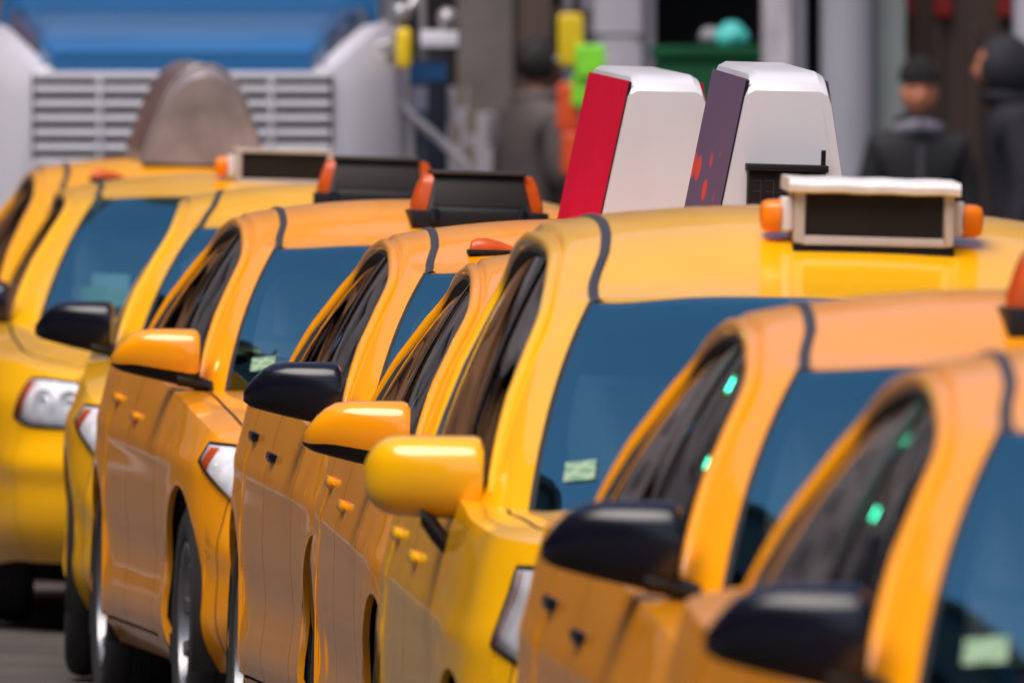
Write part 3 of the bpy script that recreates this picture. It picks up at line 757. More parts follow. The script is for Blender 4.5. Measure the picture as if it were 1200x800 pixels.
def topper(par, x, y, z, style):
    L, hb, ht, H = (1.22, .170, .090, .455 if style == 'purple' else .43) if style != 'round' else (1.15, .20, .10, .36)
    side = {'crimson': 'topper_crimson', 'purple': 'topper_purple', 'round': 'topper_brown'}[style]
    front = 'topper_silver' if style == 'round' else 'topper_white'
    g = MB(); rings = []
    def outline(k, zscale=1.):
        pts = []
        if style == 'round':
            for q in np.sin(np.linspace(0, math.pi/2, 16)): pts.append((-(.225-.125*q)*max(1-q**7, 0)**.5, H*q))
            pts += [(-a, b) for a, b in pts[::-1][1:]]
        else:
            c = .028
            pts = [(-hb, 0), (-ht-.004, H-c), (-ht+.004, H-.010), (-ht+.022, H), (ht-.022, H), (ht-.004, H-.010), (ht+.004, H-c), (hb, 0)]
        if style != 'round' and zscale != 1:
            d_ = H*(1-zscale); return [((px_+math.copysign((hb-ht)*d_/H, px_) if pz_ > 0 else px_)*k, pz_-d_ if pz_ > 0 else pz_) for px_, pz_ in pts]
        return [(px_*k, pz_*zscale) for px_, pz_ in pts]
    xs_ = [(-L, 0, .80, .93), (-L+.05, 0, .95, .985), (-L+.1, 0, 1, 1), (-.10, 0, 1, 1), (-.055, 0, 1, .985), (-.028, 0, 1, .962), (-.010, 0, .9995, .932), (0, 0, .998, .90)]
    for xx, _, k, zk in xs_: rings.append([(xx, a, b) for a, b in outline(k, zk)])
    g.ring(rings)
    r = obj('ad_topper', g.mesh('topper_'+style, sharp=24), front, par, (x, y, z), (0, .018, 0))
    for sg in (-1, 1):
        if style == 'round':
            o = outline(1); half = [p for p in o if p[0] <= 1e-6]
            g = MB(); g.grid([[(xx, -sg*(a-.005), b) for a, b in half[1:-1]] for xx in np.linspace(-L+.1, -.07, 8)])
            obj('side_panel', g.mesh('topper_panel_'+style), side, r)
            g = MB(); g.tube([(-.065, -sg*(a-.004), b) for a, b in half], .009, 6); obj('edge_trim', g.mesh('topper_trim'), 'topper_silver', r)
        else:
            g = MB(); nrm = Vector((0, sg*H, hb-ht)).normalized()
            rows = []
            for off in (-.001, .001):
                rows.append([(xx, sg*(hb+(ht-hb)*q)+nrm.y*off, H*q+nrm.z*off) for xx, q in ((-L+.03, .02), (-.012, .02), (-.018, .955), (-L+.03, .955))])
            g.ring([rows[0], rows[1]]); obj('side_panel', g.mesh('topper_panel_'+style, False), side, r)
            if sg > 0: continue
            g = MB(); g.tube([(-.012, sg*(hb-.001+(ht-hb)*q), H*q) for q in (.0, .5, .95)], .0045, 6); obj('edge_trim', g.mesh('topper_trim'), 'black_plastic', r)
    if style != 'round':
        g = MB(); g.grid([[(.0015+.0, a*.0+y_, z_) for y_ in np.linspace(-1, 1, 9)*(hb+(ht-hb)*z_/H-.022)] for a in (0,) for z_ in np.linspace(.012, H-.085, 9)])
        obj('front_panel', g.mesh('topper_front', False), 'topper_white', r)
        # light box at the foot of the front face
        if style == 'crimson': style = 'plain'
    if style == 'purple':
        b = obj('light_box', MB().box(-.02, .060, -.090, .090, .115, .225).mesh('topper_light', bevel=.006), 'sign_panel', r)
        g = MB(); g.box(-.02, .075, -.095, .095, .224, .240); obj('hood', g.mesh('topper_light_hood', bevel=.003), 'black_plastic', b)
        g = MB()
        for yy in (-.080, -.050, -.020):        # faint unlit segment digits
            g.box(.060, .0612, yy, yy+.018, .200, .202); g.box(.060, .0612, yy, yy+.018, .175, .177); g.box(.060, .0612, yy, yy+.018, .150, .152); g.box(.060, .0612, yy+.018, yy+.020, .150, .202)
        obj('digits', g.mesh('topper_digits', False), 'trim_grey', b)
        g = MB(); g.tube([(.03, .085, .20), (.03, .085, .275)], .006, 6); obj('aerial', g.mesh('topper_aerial'), 'black_plastic', r)
        for sg in (-1, 1):
            g = MB(); g.box(.0, .05, sg*.07-.03, sg*.07+.03, -.02, .116); obj('foot', g.mesh('topper_foot', bevel=.012), 'sign_cream', r)
    for xx in (-L+.2, -.2):
        obj('roof_bar', MB().box(xx-.03, xx+.03, -.26, .26, -.06, .012).mesh('topper_bar', bevel=.005), 'black_plastic', r)
    return r

TPL = {}
def taxi(kind, paint, Xm, Zm, yaw, label, mirror='black', mstyle='sharp', handle='paint', visor=False, sign=None, sign_x=-.05, sign_y=0., beac=False, dz=0., zsc=1., sticker_on=True):
    """Xm, Zm: world position of the car's centre line abreast of its door mirrors"""
    if kind not in TPL: TPL[kind] = build_template(kind)
    T = TPL[kind]; sp = T['sp']; mx = sp['mirror'][0]
    ps = R(yaw); X0 = Xm - mx*math.sin(ps); Y0 = Zm + mx*math.cos(ps)
    e = empty('taxi', (X0, Y0, gz(X0)+dz), (-R(1.6), 0, R(-90)+ps))
    e.scale = (1, 1, zsc)
    tag(e, label, 'taxi', 'yellow taxis queued nose to tail')
    objs = []
    for p in T['parts']:
        if (p['name'] == 'rain_visor' and not visor) or (p['name'] == 'sticker' and not sticker_on): objs.append(None); continue
        mm = paint if p['mat'] == 'paint' else ((paint if handle == 'paint' else 'black_gloss') if p['mat'] == 'handle' else p['mat'])
        o = obj(p['name'], p['me'], mm, e if p['parent'] is None else objs[p['parent']], p['loc'], p['rot'])
        objs.append(o)
    mcol = paint if mirror == 'paint' else 'black_gloss'
    for sg in (-1, 1):
        ms = MIR[mstyle][sg]
        base = obj('mirror', ms[0], mcol, e, (mx, sg*sp['mirror'][1], sp['mirror'][2]), (0, 0, sg*.06))
        if ms[1]: obj('lower_cover', ms[1], 'black_plastic', base)
        obj('arm', ms[2], 'black_plastic', base); obj('mirror_glass', ms[3], 'chrome', base)
    rz = T['roofz']
    if sign == 'frame': frame_sign(e, sign_x, sign_y, rz(sign_x, 0)-.020, lid=(kind != 'saloon'))
    if sign == 'black': black_sign(e, sign_x, sign_y, rz(sign_x, 0)+.002)
    if sign in ('crimson', 'purple', 'round'): topper(e, sign_x, sign_y, rz(sign_x, 0)+.012, sign)
    if beac: beacon(e, .05, -.36, rz(.05, .36)+.008)
    return e

# ------------------------------------------------------------------ setting: ground
def ground_materials():
    m = mat('asphalt', (.068, .057, .052), .85, noise=.3, nscale=1.5, bump=.6, bscale=90)
    mat('pavement', (.24, .22, .215), .85, noise=.15, nscale=2, bump=.3, bscale=30)
    mat('kerb_stone', (.17, .155, .15), .8, noise=.15, nscale=3)
    mat('road_paint', (.55, .53, .52), .7, noise=.25, nscale=10)
ground_materials()
Yb = 90.2                              # kerb line of the far pavement
g = MB(); xsg = [-400, -12, -8, -4, -2, 0, 2, 5.0, 400]
g.grid([[(x, y, gz(x)) for x in xsg] for y in (-60, 0, 30, 60, Yb, 140, 900)])
tag(obj('road', g.mesh('road', False), 'asphalt'), kind='structure')
PV = .12
kb = empty('kerb', (0, Yb, 0)); tag(kb, kind='structure')
km = MB().box(-.745, .745, 0, .28, -.1, PV).mesh('kerb_piece', bevel=.02)
for k in range(-12, 12): obj('kerb_stone', km, 'kerb_stone', kb, (k*1.5, 0, gz(k*1.5)))
g = MB(); g.grid([[(x, y, gz(x)+PV-.004) for x in xsg] for y in (Yb+.27, 120)])
pvo = tag(obj('pavement', g.mesh('pavement', False), 'pavement'), kind='structure')

# ------------------------------------------------------------------ the far side of the street
mat('stone_grey', (.13, .112, .105), .85, noise=.25, nscale=2.5, bump=.4, bscale=12)
mat('stone_brown', (.085, .058, .05), .85, noise=.25, nscale=2.5, bump=.4, bscale=12)
mat('brick_brown', (.34, .20, .155), .85, noise=.2, nscale=1.2, bump=.3, bscale=14)
mat('stone_lilac', (.26, .225, .23), .85, noise=.2, nscale=1)
mat('stucco', (.27, .125, .055), .8, noise=.15, nscale=1.5)
mat('column_pale', (.38, .36, .42), .6, noise=.08, nscale=1.5)  # column albedos lowered: shade over the far facade is put into the colour
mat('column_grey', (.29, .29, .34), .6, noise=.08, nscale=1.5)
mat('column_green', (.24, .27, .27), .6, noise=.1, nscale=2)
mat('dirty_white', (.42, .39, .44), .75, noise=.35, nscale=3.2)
mat('doorway_dark', (.006, .006, .006), .8)
mat('shop_brown', (.055, .030, .022), .6, noise=.3, nscale=2)
mat('shop_red', (.25, .008, .008), .6)
mat('window_dark', (.19, .165, .17), .5)
mat('bin_green', (.003, .06, .022), .6, noise=.25, nscale=3, spec=.2)
mat('bag_teal', (.05, .42, .40), .5, bump=.4, bscale=9)
mat('bag_grey', (.22, .20, .23), .6, bump=.5, bscale=9)
mat('plastic_yellow', (.80, .55, .01), .45, bump=.3, bscale=9)
mat('plastic_lime', (.25, .80, .04), .45, noise=.15, nscale=10, bump=.3, bscale=9)
mat('plastic_orange', (.85, .10, .02), .45, noise=.1, nscale=10, bump=.3, bscale=9)
mat('steel', (.42, .40, .42), .4, metal=.6, noise=.2)
mat('sack_white', (.68, .62, .62), .8, noise=.2, nscale=5, bump=.5, bscale=8)
FY = 95.0
def X_(x, Z=FY): return (x-600)*Z/F_PX
bld = empty('building', (0, FY, 0)); tag(bld, 'brown stone building with pale columns and a dark doorway behind the pavement', 'building')
def bbox(name, m, x0, x1, z0, z1, d0, d1, bevel=.02, photo=True):
    a, b = (X_(x0), X_(x1)) if photo else (x0, x1)
    return obj(name, MB().box(a, b, d0, d1, z0, z1).mesh(name, bevel=bevel), m, bld)
# ground floor, left to right (photo x), depths relative to the facade plane
zt = 4.2
bbox('back_wall', 'doorway_dark', -26, 22, -.2, zt, 1.6, 1.8, 0, False)
bbox('shade_panel', 'doorway_dark', 405, 534, -.3, zt, .3, .5)  # near-black panel painting the background shadow left of the grey pier
bbox('pier', 'stone_grey', 535, 602, -.3, zt, 0, .9)
bbox('pier', 'stone_brown', 603, 648, -.3, zt, .05, .9)
bbox('pier', 'column_grey', 658, 694, -.3, zt, .25, .9)
bbox('rail', 'stone_brown', 640, 700, 2.0, 2.06, .10, .2)
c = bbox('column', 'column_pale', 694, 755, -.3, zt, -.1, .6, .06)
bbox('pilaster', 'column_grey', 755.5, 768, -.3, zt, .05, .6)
for zz in (.9, 1.93, 2.9):
    bbox('joint', 'stone_grey', 693, 756, zz, zz+.012, -.104, .0, 0)
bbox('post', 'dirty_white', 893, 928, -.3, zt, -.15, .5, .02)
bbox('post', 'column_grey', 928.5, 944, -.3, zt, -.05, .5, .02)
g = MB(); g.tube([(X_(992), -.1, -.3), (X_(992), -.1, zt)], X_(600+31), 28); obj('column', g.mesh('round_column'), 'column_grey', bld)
bbox('pilaster', 'column_green', 1024, 1062, -.3, zt, .05, .7, .03)
bbox('shop_front', 'shop_brown', 1063, 1188, -.3, zt, .5, .7)
for a, b in ((1064, 1073), (1096, 1118), (1172, 1188)): bbox('shop_sign', 'shop_red', a, b, 2.02, 2.6, .42, .5)
for a in (1098, 1140): bbox('mullion', 'shop_brown', a, a+7, -.3, 2.0, .40, .5)
bbox('shop_sill', 'stone_grey', 1063, 1188, -.3, .55, .30, .5)
bbox('pilaster', 'column_pale', 1189, 1240, -.3, zt, .0, .7, .03)
# continuing bays outside the frame
k = 0
for x0 in np.arange(-26.2, X_(405)-.5, 1.9):
    x1 = min(x0+1.9, X_(405)-.02)
    bbox('pier', 'stucco', x0, x0+.75, -.5, zt, 0, .9, .02, False)
    bbox('shutter', 'stucco', x0+.75, x1, .6, zt-.6, .4, .5, 0, False)
    bbox('stall_riser', 'stucco', x0+.75, x1, -.5, .6, .3, .6, 0, False); k += 1
for x0 in np.arange(X_(1241), 20, 1.9):
    bbox('pier', 'stone_brown', x0, x0+.7, -.8, zt, 0, .9, .02, False)
    bbox('shop_window', 'window_dark', x0+.7, x0+1.9, .6, zt-.6, .4, .5, 0, False)
    bbox('stall_riser', 'stone_grey', x0+.7, x0+1.9, -.8, .6, .3, .6, 0, False)
bbox('cornice', 'stone_grey', -26.5, 22.5, zt, zt+.45, -.35, 1.9, .04, False)
# upper storeys: window bays
UP = 5; SH = 3.3
for fl in range(UP):
    z0 = zt+.45+fl*SH
    bbox('spandrel', 'stone_lilac', -26, 22, z0, z0+.9, 0, .6, 0, False)
    bbox('lintel', 'stone_lilac', -26, 22, z0+2.7, z0+SH, 0, .6, 0, False)
    for x0 in np.arange(-26, 21.5, 2.4):
        bbox('pier', 'stone_lilac', x0, x0+1.2, z0+.9, z0+2.7, .0, .6, 0, False)
        w = bbox('window', 'window_dark', x0+1.2, x0+2.4, z0+.9, z0+2.7, .25, .3, 0, False)
        f = obj('sill', MB().box(x0+1.15, x0+2.4, -.08, .25, z0+.86, z0+.93).mesh('sill'), 'stone_grey', w)
bbox('parapet', 'stone_grey', -26.3, 22.3, zt+.45+UP*SH, zt+1.2+UP*SH, -.2, 1.2, .03, False)

# ------------------------------------------------------------------ out-of-view street canyon either side, added to cut low sky and shape reflections
mat('canyon_brown', (.16, .115, .10), .85, noise=.2, nscale=.6); mat('canyon_grey', (.15, .14, .145), .85, noise=.2, nscale=.6)
mat('canyon_glass', (.05, .055, .065), .25)
def side_building(x, sg, y0, y1, h, m, label):
    e = empty('building', (x, (y0+y1)/2, gz(x))); L_ = (y1-y0)/2; tag(e, label, 'building')
    obj('wall', MB().box(0 if sg > 0 else -8, 8 if sg > 0 else 0, -L_, L_, -.3, h).mesh('side_wall'), m, e)
    obj('cornice', MB().box(-.35 if sg > 0 else -8, 8 if sg > 0 else .35, -L_-.01, L_+.01, h, h+.5).mesh('side_cornice', bevel=.04), 'stone_grey', e)
    obj('shop_band', MB().box(-.12 if sg > 0 else -.1, .1 if sg > 0 else .12, -L_+.02, L_-.02, 3.6, 4.2).mesh('side_band'), 'stone_grey', e)
    wm = MB().box(-.06, .06, -.65, .65, 0, 1.8).mesh('side_window'); sm_ = MB().box(-.16, .16, -.72, .72, -.1, 0).mesh('side_sill')
    for fl in range(int((h-5)//3.4)+1):
        for y in np.arange(-L_+2, L_-1.5, 3.2):
            w = obj('window', wm, 'canyon_glass', e, (0, float(y), 5.0+3.4*fl)); obj('sill', sm_, 'stone_grey', w)
    sw = MB().box(-.06, .06, -1.2, 1.2, .5, 3.2).mesh('side_shop')
    for y in np.arange(-L_+2.4, L_-2, 4.0): obj('shop_window', sw, 'canyon_glass', e, (0, float(y), 0))
side_building(-15.5, -1, 2, 58, 20.5, 'canyon_brown', 'out-of-view long brown brick block added to cut low sky on the far side of the taxi street')
side_building(-15.5, -1, 58.6, 90, 18.0, 'canyon_grey', 'out-of-view shorter grey block beyond the long brown brick block, added to cut low sky')
side_building(9.5, 1, 2, 90, 20.0, 'canyon_grey', 'out-of-view long grey block added to cut low sky along the kerb beside the taxi queue')
side_building(9.5, 1, -58, 1.4, 22.0, 'canyon_brown', 'out-of-view brown block added to cut low sky at the near end of the queue side')
side_building(-15.5, -1, -58, 1.4, 22.0, 'canyon_grey', 'out-of-view grey block added to cut low sky at the near end of the opposite side')
for xa_, xb_, xk in ((-15.6, -10.6, -10.6), (5.6, 9.6, 5.6)):
    tag(obj('pavement', MB().grid([[(x, y, gz(x)+PV) for x in (xa_, (xa_+xb_)/2, xb_)] for y in (-58, Yb)]).mesh('side_pavement', False), 'pavement'), kind='structure')
    tag(obj('kerb', MB().box(xk-.14, xk+.14, -58, Yb-.02, gz(xk)-.1, gz(xk)+PV+.004).mesh('side_kerb', bevel=.02), 'kerb_stone'), kind='structure')

# ------------------------------------------------------------------ street things by the far pavement
def gp(X): return gz(X)+PV-.004
def blob(rx, ry, rz, seed, n=20, m_=14, amp=.10, sq=1.0, name='blob'):
    rs = np.random.RandomState(seed); ph = rs.rand(8)*6.28; g = MB(); rings = []
    for j in range(m_+1):
        b = -math.pi/2+math.pi*j/m_; row = []
        for i in range(n):
            a = 2*math.pi*i/n
            d = 1+amp*(math.sin(3*a+ph[0]+2*b)+.6*math.sin(5*a+ph[1]-3*b)+.5*math.sin(4*b+ph[2]))*math.cos(b)
            cb, sb = math.copysign(abs(math.cos(b))**sq, math.cos(b)), math.copysign(abs(math.sin(b))**sq, math.sin(b))
            ca, sa = math.copysign(abs(math.cos(a))**sq, math.cos(a)), math.copysign(abs(math.sin(a))**sq, math.sin(a))
            row.append((rx*d*cb*ca, ry*d*cb*sa, rz*d*sb))
        rings.append(row)
    return g.ring(rings).mesh(name)
# green bin
Zb = 92.6; xa, xb = X_(766, Zb), X_(888, Zb); xc = (xa+xb)/2; hw = (xb-xa)/2; zb0 = gp(xc); zb1 = CAM_H-(54-HOR_Y)*Zb/F_PX
bn = empty('street_bin', (xc, Zb, zb0)); hb_ = zb1-zb0
g = MB(); g.ring([[(sx*hw*k, sy*.3*k, z) for sx, sy in ((-1,-1),(1,-1),(1,1),(-1,1))] for z, k in ((.10, .93), (hb_*.5, .96), (hb_-.06, 1.0))])
obj('bin_body', g.mesh('bin_body', bevel=.03), 'bin_green', bn)
g = MB(); g.box(-hw-.012, hw+.012, -.315, .315, hb_-.06, hb_); obj('rim', g.mesh('bin_rim', bevel=.012), 'bin_green', bn)
for sx in (-1, 1):
    w = obj('wheel', MB().lathe([(.001, -.02), (.09, -.02), (.10, -.01), (.10, .01), (.09, .02), (.001, .02)], 20, 'y').mesh('bin_wheel'), 'rubber', bn, (sx*(hw-.07), .2, .10), (0, 0, math.pi/2))
    obj('foot', MB().box(sx*(hw-.09)-.02, sx*(hw-.09)+.02, -.25, -.20, 0, .11).mesh('bin_foot'), 'bin_green', bn)
tag(bn, 'tall dark green street bin beside the pale column, bags on its top', 'bin')
p = px(858, 50, Zb); tag(obj('plastic_bag', blob(.075, .09, .075, 3), 'bag_teal', None, (p[0], Zb-.02, zb1+.035)), 'rounded teal plastic bag on top of the green bin', 'bag')
p = px(833, 52, Zb); tag(obj('plastic_bag', blob(.055, .08, .05, 5), 'bag_grey', None, (p[0], Zb+.02, zb1+.035)), 'small grey plastic bag on top of the green bin', 'bag')
# rack with hanging bright bags
Zr = 91.9
rk = empty('display_rack', (X_(676, Zr), Zr, gp(0)))
g = MB(); g.tube([(0, 0, .02), (0, 0, 2.15)], .018, 10); obj('pole', g.mesh('rack_pole'), 'black_plastic', rk)
g = MB(); g.tube([(-.14, 0, 2.08), (.16, 0, 2.08)], .009, 8); obj('hook_bar', g.mesh('rack_bar'), 'steel', rk)
g = MB(); g.tube([(-.10, -.02, 1.72), (.16, -.02, 1.72)], .009, 8); obj('hook_bar', g.mesh('rack_bar'), 'steel', rk)
g = MB(); g.lathe([(.001, .0), (.22, .0), (.22, .025), (.03, .035), (.001, .035)], 28, 'z'); obj('base', g.mesh('rack_base'), 'black_plastic', rk)
tag(rk, 'thin dark pole stand hung with bright plastic bags', 'rack')
def hang(x0, x1, y0, y1, m, seed, label, dz=-.05):
    a, b = px(x0, y0, Zr), px(x1, y1, Zr)
    tag(obj('hanging_bag', blob((b[0]-a[0])/2*1.02, .025, (a[2]-b[2])/2*1.03, seed, amp=.015, sq=.28, name='hanging_bag'), m, None, ((a[0]+b[0])/2, Zr+dz, (a[2]+b[2])/2)), label, 'bag')
hang(654, 683, 17, 77, 'plastic_yellow', 1, 'plain yellow plastic bag, topmost on the pole stand')
hang(674, 709, 53, 92, 'plastic_lime', 2, 'square neon green bag hanging beside the yellow bag', -.10)
hang(670, 690, 88, 126, 'plastic_lime', 4, 'narrow neon green bag under the square neon green one', -.08)
hang(653, 679, 98, 154, 'plastic_orange', 6, 'bright orange-red bag hanging under the yellow bag', -.06)
hang(658, 680, 156, 205, 'plastic_orange', 8, 'orange bag, lowest on the pole stand', -.07)
# stack of pale cartons by the grey pier
Zs = 91.6
mat('carton', (.50, .46, .49), .8, noise=.22, nscale=4); mat('carton_white', (.60, .57, .62), .7, noise=.15, nscale=6); mat('tape', (.30, .22, .17), .5)
def carton(x0, x1, y0, y1, d, rot, m, lab, zoff=0.):
    a_, b_ = px(x0, y0, Zs), px(x1, y1, Zs); w_ = b_[0]-a_[0]; h_ = a_[2]-b_[2]
    o = tag(obj('carton', MB().box(-w_/2, w_/2, -d/2, d/2, 0, h_).mesh('carton', bevel=.008), m, None, ((a_[0]+b_[0])/2, Zs+zoff, b_[2]), (0, 0, rot)), lab, 'carton', 'cartons stacked by the pier')
    obj('tape', MB().box(-.022, .022, -d/2-.002, d/2+.002, h_-.09, h_+.002).mesh('carton_tape'), 'tape', o)
    return o
yb = HOR_Y + (CAM_H-gp(X_(550, Zs)))/Zs*F_PX
carton(526, 544, 102, 146, .16, .25, 'carton_white', 'slim upright white carton topping the stack')
carton(541, 577, 132, 172, .24, -.2, 'carton', 'squat pale carton beside the slim upright white one', .03)
carton(522, 540, 146, 172, .20, .1, 'carton_white', 'small white carton under the slim upright one', -.01)
carton(520, 574, 172, 228, .30, .08, 'carton', 'wide pale carton carrying the three small ones', 0)
carton(514, 576, 228, 330, .36, -.05, 'carton_white', 'large white carton second from the bottom of the stack', .02)
carton(512, 582, 330, yb, .40, .04, 'carton', 'largest pale carton at the bottom of the stack', .02)

# ------------------------------------------------------------------ truck
mat('truck_blue', (.010, .12, .33), .35, coat=.8, noise=.08, nscale=1.5)
mat('truck_silver', (.52, .50, .57), .4, metal=.0, coat=.3, noise=.06, nscale=2)
mat('truck_white', (.66, .64, .72), .4, coat=.4, noise=.05, nscale=2)
mat('grille_dark', (.006, .012, .014), .7)
mat('van_navy', (.006, .009, .022), .35, coat=.6)
mat('van_blue', (.01, .10, .30), .4, coat=.4)
mat('mark_red', (.5, .02, .03), .5)
mat('mark_white', (.35, .34, .45), .5)
ZT = 84.0
tx = X_(214, ZT); tg0 = gz(tx)
tr = empty('truck', (tx, ZT, tg0)); tag(tr, 'big truck with blue hood and silver slatted grille parked behind the taxis', 'truck')
def tz(y): return CAM_H-(y-HOR_Y)*ZT/F_PX-tg0
def tX(x): return X_(x, ZT)-tx
# local: -y towards the camera
def loft(secs, name, m, par=None, bevel=0, sharp=38):
    g = MB(); g.ring([[(a, y, b) for a, b in pts] for y, pts in secs]); return obj(name, g.mesh(name, bevel=bevel, sharp=sharp), m, par or tr)
def rrect(hw_, z0, z1, r=.1, n=5, ht=None):
    ht = hw_ if ht is None else ht; pts = []
    for cx, cz, a0 in ((hw_-r, z0+r, -90), (ht-r, z1-r, 0), (-ht+r, z1-r, 90), (-hw_+r, z0+r, 180)):
        for k in range(n+1):
            a = R(a0+90*k/n); pts.append((cx+r*math.cos(a), cz+r*math.sin(a)))
    return pts
zg1, zg0 = tz(82), tz(192)
# silver grille shell
gw = -tX(32)
sh = loft([(.06, rrect(gw+.06, zg0-.35, zg1+.02, .06, ht=gw-.02)), (.0, rrect(gw+.06, zg0-.35, zg1+.015, .06, ht=gw-.02)), (-.015, rrect(gw+.045, zg0-.34, zg1+.0, .05, ht=gw-.035))], 'grille_shell', 'truck_silver')
obj('grille_opening', MB().box(-gw+.02, gw-.02, -.018, .0, zg0+.015, zg1-.022).mesh('grille_opening'), 'grille_dark', sh)
ys = [96, 113, 130, 147, 164, 181]
for y in ys[:-1]+[ys[-1]]:
    hw2 = gw-.03-.0*y
    g = MB(); g.box(-hw2, hw2, -.05, -.012, tz(y+8.5), tz(y-1.5)+.0)
    # slat proper sits between two dark slots
    obj('slat', MB().box(-hw2, hw2, -.052, -.016, tz(y+12.8), tz(y+4.4)).mesh('truck_slat', bevel=.008), 'truck_white', sh)
obj('slat', MB().box(-gw+.03, gw-.03, -.052, -.016, tz(93), tz(84)).mesh('truck_slat', bevel=.008), 'truck_white', sh)
for x in (117, 318): obj('bar', MB().box(tX(x)-.010, tX(x)+.010, -.060, -.02, zg0+.02, zg1-.03).mesh('grille_bar', bevel=.004), 'truck_silver', sh)
# hood: dark lip then rising, widening hood
zc = zg1
loft([(-.03, rrect(-tX(62), zc-.005, zc+.075, .03)), (.05, rrect(-tX(50), zc-.03, zc+.12, .05)), (.35, rrect(-tX(22), zc-.25, zc+.185, .08, ht=-tX(40))), (.9, rrect(-tX(0), zc-.6, zc+.26, .10, ht=-tX(15))), (1.75, rrect(-tX(-25), zc-.9, zc+.34, .12, ht=-tX(-5)))], 'hood', 'truck_blue')
# flaring silver cheeks either side of the hood
for sg in (-1, 1):
    g = MB()
    pr = [(-.0, gw+.0, zc-.02, zg0-.4), (.10, gw+.10, zc+.06, zg0-.45), (.35, gw+.22, zc+.17, zg0-.5), (.6, gw+.26, zc+.20, zg0-.5)]
    g.ring([[(sg*(hw_-.16), y, zb), (sg*(hw_+.02), y, zb), (sg*(hw_+.03), y, zt_-.12), (sg*(hw_-.06), y, zt_), (sg*(hw_-.16), y, zt_-.02)] for y, hw_, zt_, zb in pr])
    obj('cheek_panel', g.mesh('cheek'), 'truck_silver', tr)
    # white wheel fenders
    g = MB(); rings = []
    for a in np.linspace(R(-10), R(190), 18):
        y, z = .62-.60*math.cos(a), .52+.74*math.sin(a)*1.0
        rings.append([(sg*(gw-.02), y, z), (sg*(gw+.30), y, z-.01), (sg*(gw+.40), y, z-.05), (sg*(gw+.42), y, z-.12), (sg*(gw-.02), y, z-.06)])
    g.ring(rings); fo = obj('fender', g.mesh('truck_fender'), 'truck_white', tr)
    w = obj('wheel', MB().lathe([(.001, 0), (.30, 0), (.30, -.03)], 32, 'y').mesh('hub'), 'steel', tr, (sg*(gw+.18), .62, .50), (0, 0, R(90)*-sg))
    obj('tyre', MB().lathe([(.28, -.13), (.46, -.14), (.50, -.10), (.50, .10), (.46, .14), (.28, .13)], 40, 'y').mesh('truck_tyre'), 'rubber', w)
    hl = obj('headlight', MB().box(sg*(gw+.16)-.12, sg*(gw+.16)+.12, -.06, .06, .82, 1.0).mesh('truck_lamp', bevel=.02), 'lamp_silver', tr)
    # mirror frame of bent tube, with lamp heads and a yellow marker
    if sg > 0:
        zz = lambda y: tz(y)
        g = MB(); xx = lambda x: tX(x)
        g.tube([(xx(428), .35, zz(150)), (xx(442), .30, zz(110)), (xx(452), .28, zz(70)), (xx(464), .28, zz(35)), (xx(478), .30, zz(12)), (xx(500), .35, zz(-20)), (xx(480), .9, zz(-45))], .016, 8)
        g.tube([(xx(440), .30, zz(54)), (xx(470), .30, zz(46))], .014, 8); g.tube([(xx(494), .30, zz(-10)), (xx(496), .30, zz(70))], .015, 8)
        mr = obj('mirror_frame', g.mesh('mirror_frame'), 'steel', tr)
        obj('mirror_head', MB().box(xx(492), xx(537), .22, .34, zz(56), zz(36)).mesh('mirror_head', bevel=.015), 'truck_white', mr)
        obj('marker', blob(.032, .03, .085, 4, amp=.03, sq=.5), 'plastic_yellow', mr, (xx(473), .24, zz(57)))
        for x, y in ((470, 14), (524, 21)): obj('lamp', blob(.042, .06, .042, 5, amp=.02), 'steel', mr, (xx(x), .26, zz(y)))
        g = MB(); g.tube([(xx(525), .30, zz(21)), (xx(515), .30, zz(40))], .01, 6); obj('lamp_arm', g.mesh('lamp_arm'), 'steel', mr)
        g = MB(); g.tube([(xx(462), .45, zz(112)), (xx(480), .42, zz(135)), (xx(510), .42, zz(160)), (xx(548), .42, zz(196))], .02, 8); g.tube([(xx(480), .43, zz(135)), (xx(482), .43, zz(260))], .018, 8)
        obj('grab_rail', g.mesh('grab_rail'), 'steel', tr)
# bumper, cab, chassis, body
loft([(-.28, rrect(1.12, .42, .78, .08)), (-.05, rrect(1.2, .40, .80, .08))], 'bumper', 'truck_white')
loft([(1.72, rrect(.80, 1.0, 2.95, .12, ht=.78)), (1.95, rrect(.82, 1.0, 3.15, .14, ht=.80)), (3.3, rrect(.82, 1.0, 3.2, .14, ht=.80))], 'cab', 'truck_blue')
ws = obj('windshield', MB().box(-.92, .92, 1.66, 1.74, 2.30, 2.95).mesh('truck_ws', bevel=.02), 'window_dark', tr)
loft([(3.45, rrect(.84, .95, 3.4, .06)), (8.5, rrect(.84, .95, 3.4, .06))], 'cargo_body', 'truck_white')
obj('chassis', MB().box(-.45, .45, -.05, 8.2, .55, .95).mesh('chassis'), 'dark_gap', tr)
for sg in (-1, 1):
    w = obj('wheel', MB().lathe([(.001, 0), (.30, 0), (.30, -.03)], 32, 'y').mesh('hub'), 'steel', tr, (sg*.78, 6.8, .50), (0, 0, R(90)*-sg))
    obj('tyre', MB().lathe([(.28, -.13), (.46, -.14), (.50, -.10), (.50, .10), (.46, .14), (.28, .13)], 40, 'y').mesh('truck_tyre'), 'rubber', w)
    st_ = MB(); st_.tube([(sg*.70, 3.36, 3.1), (sg*.70, 3.36, 3.7)], .06, 14); obj('exhaust_stack', st_.mesh('stack'), 'steel', tr)

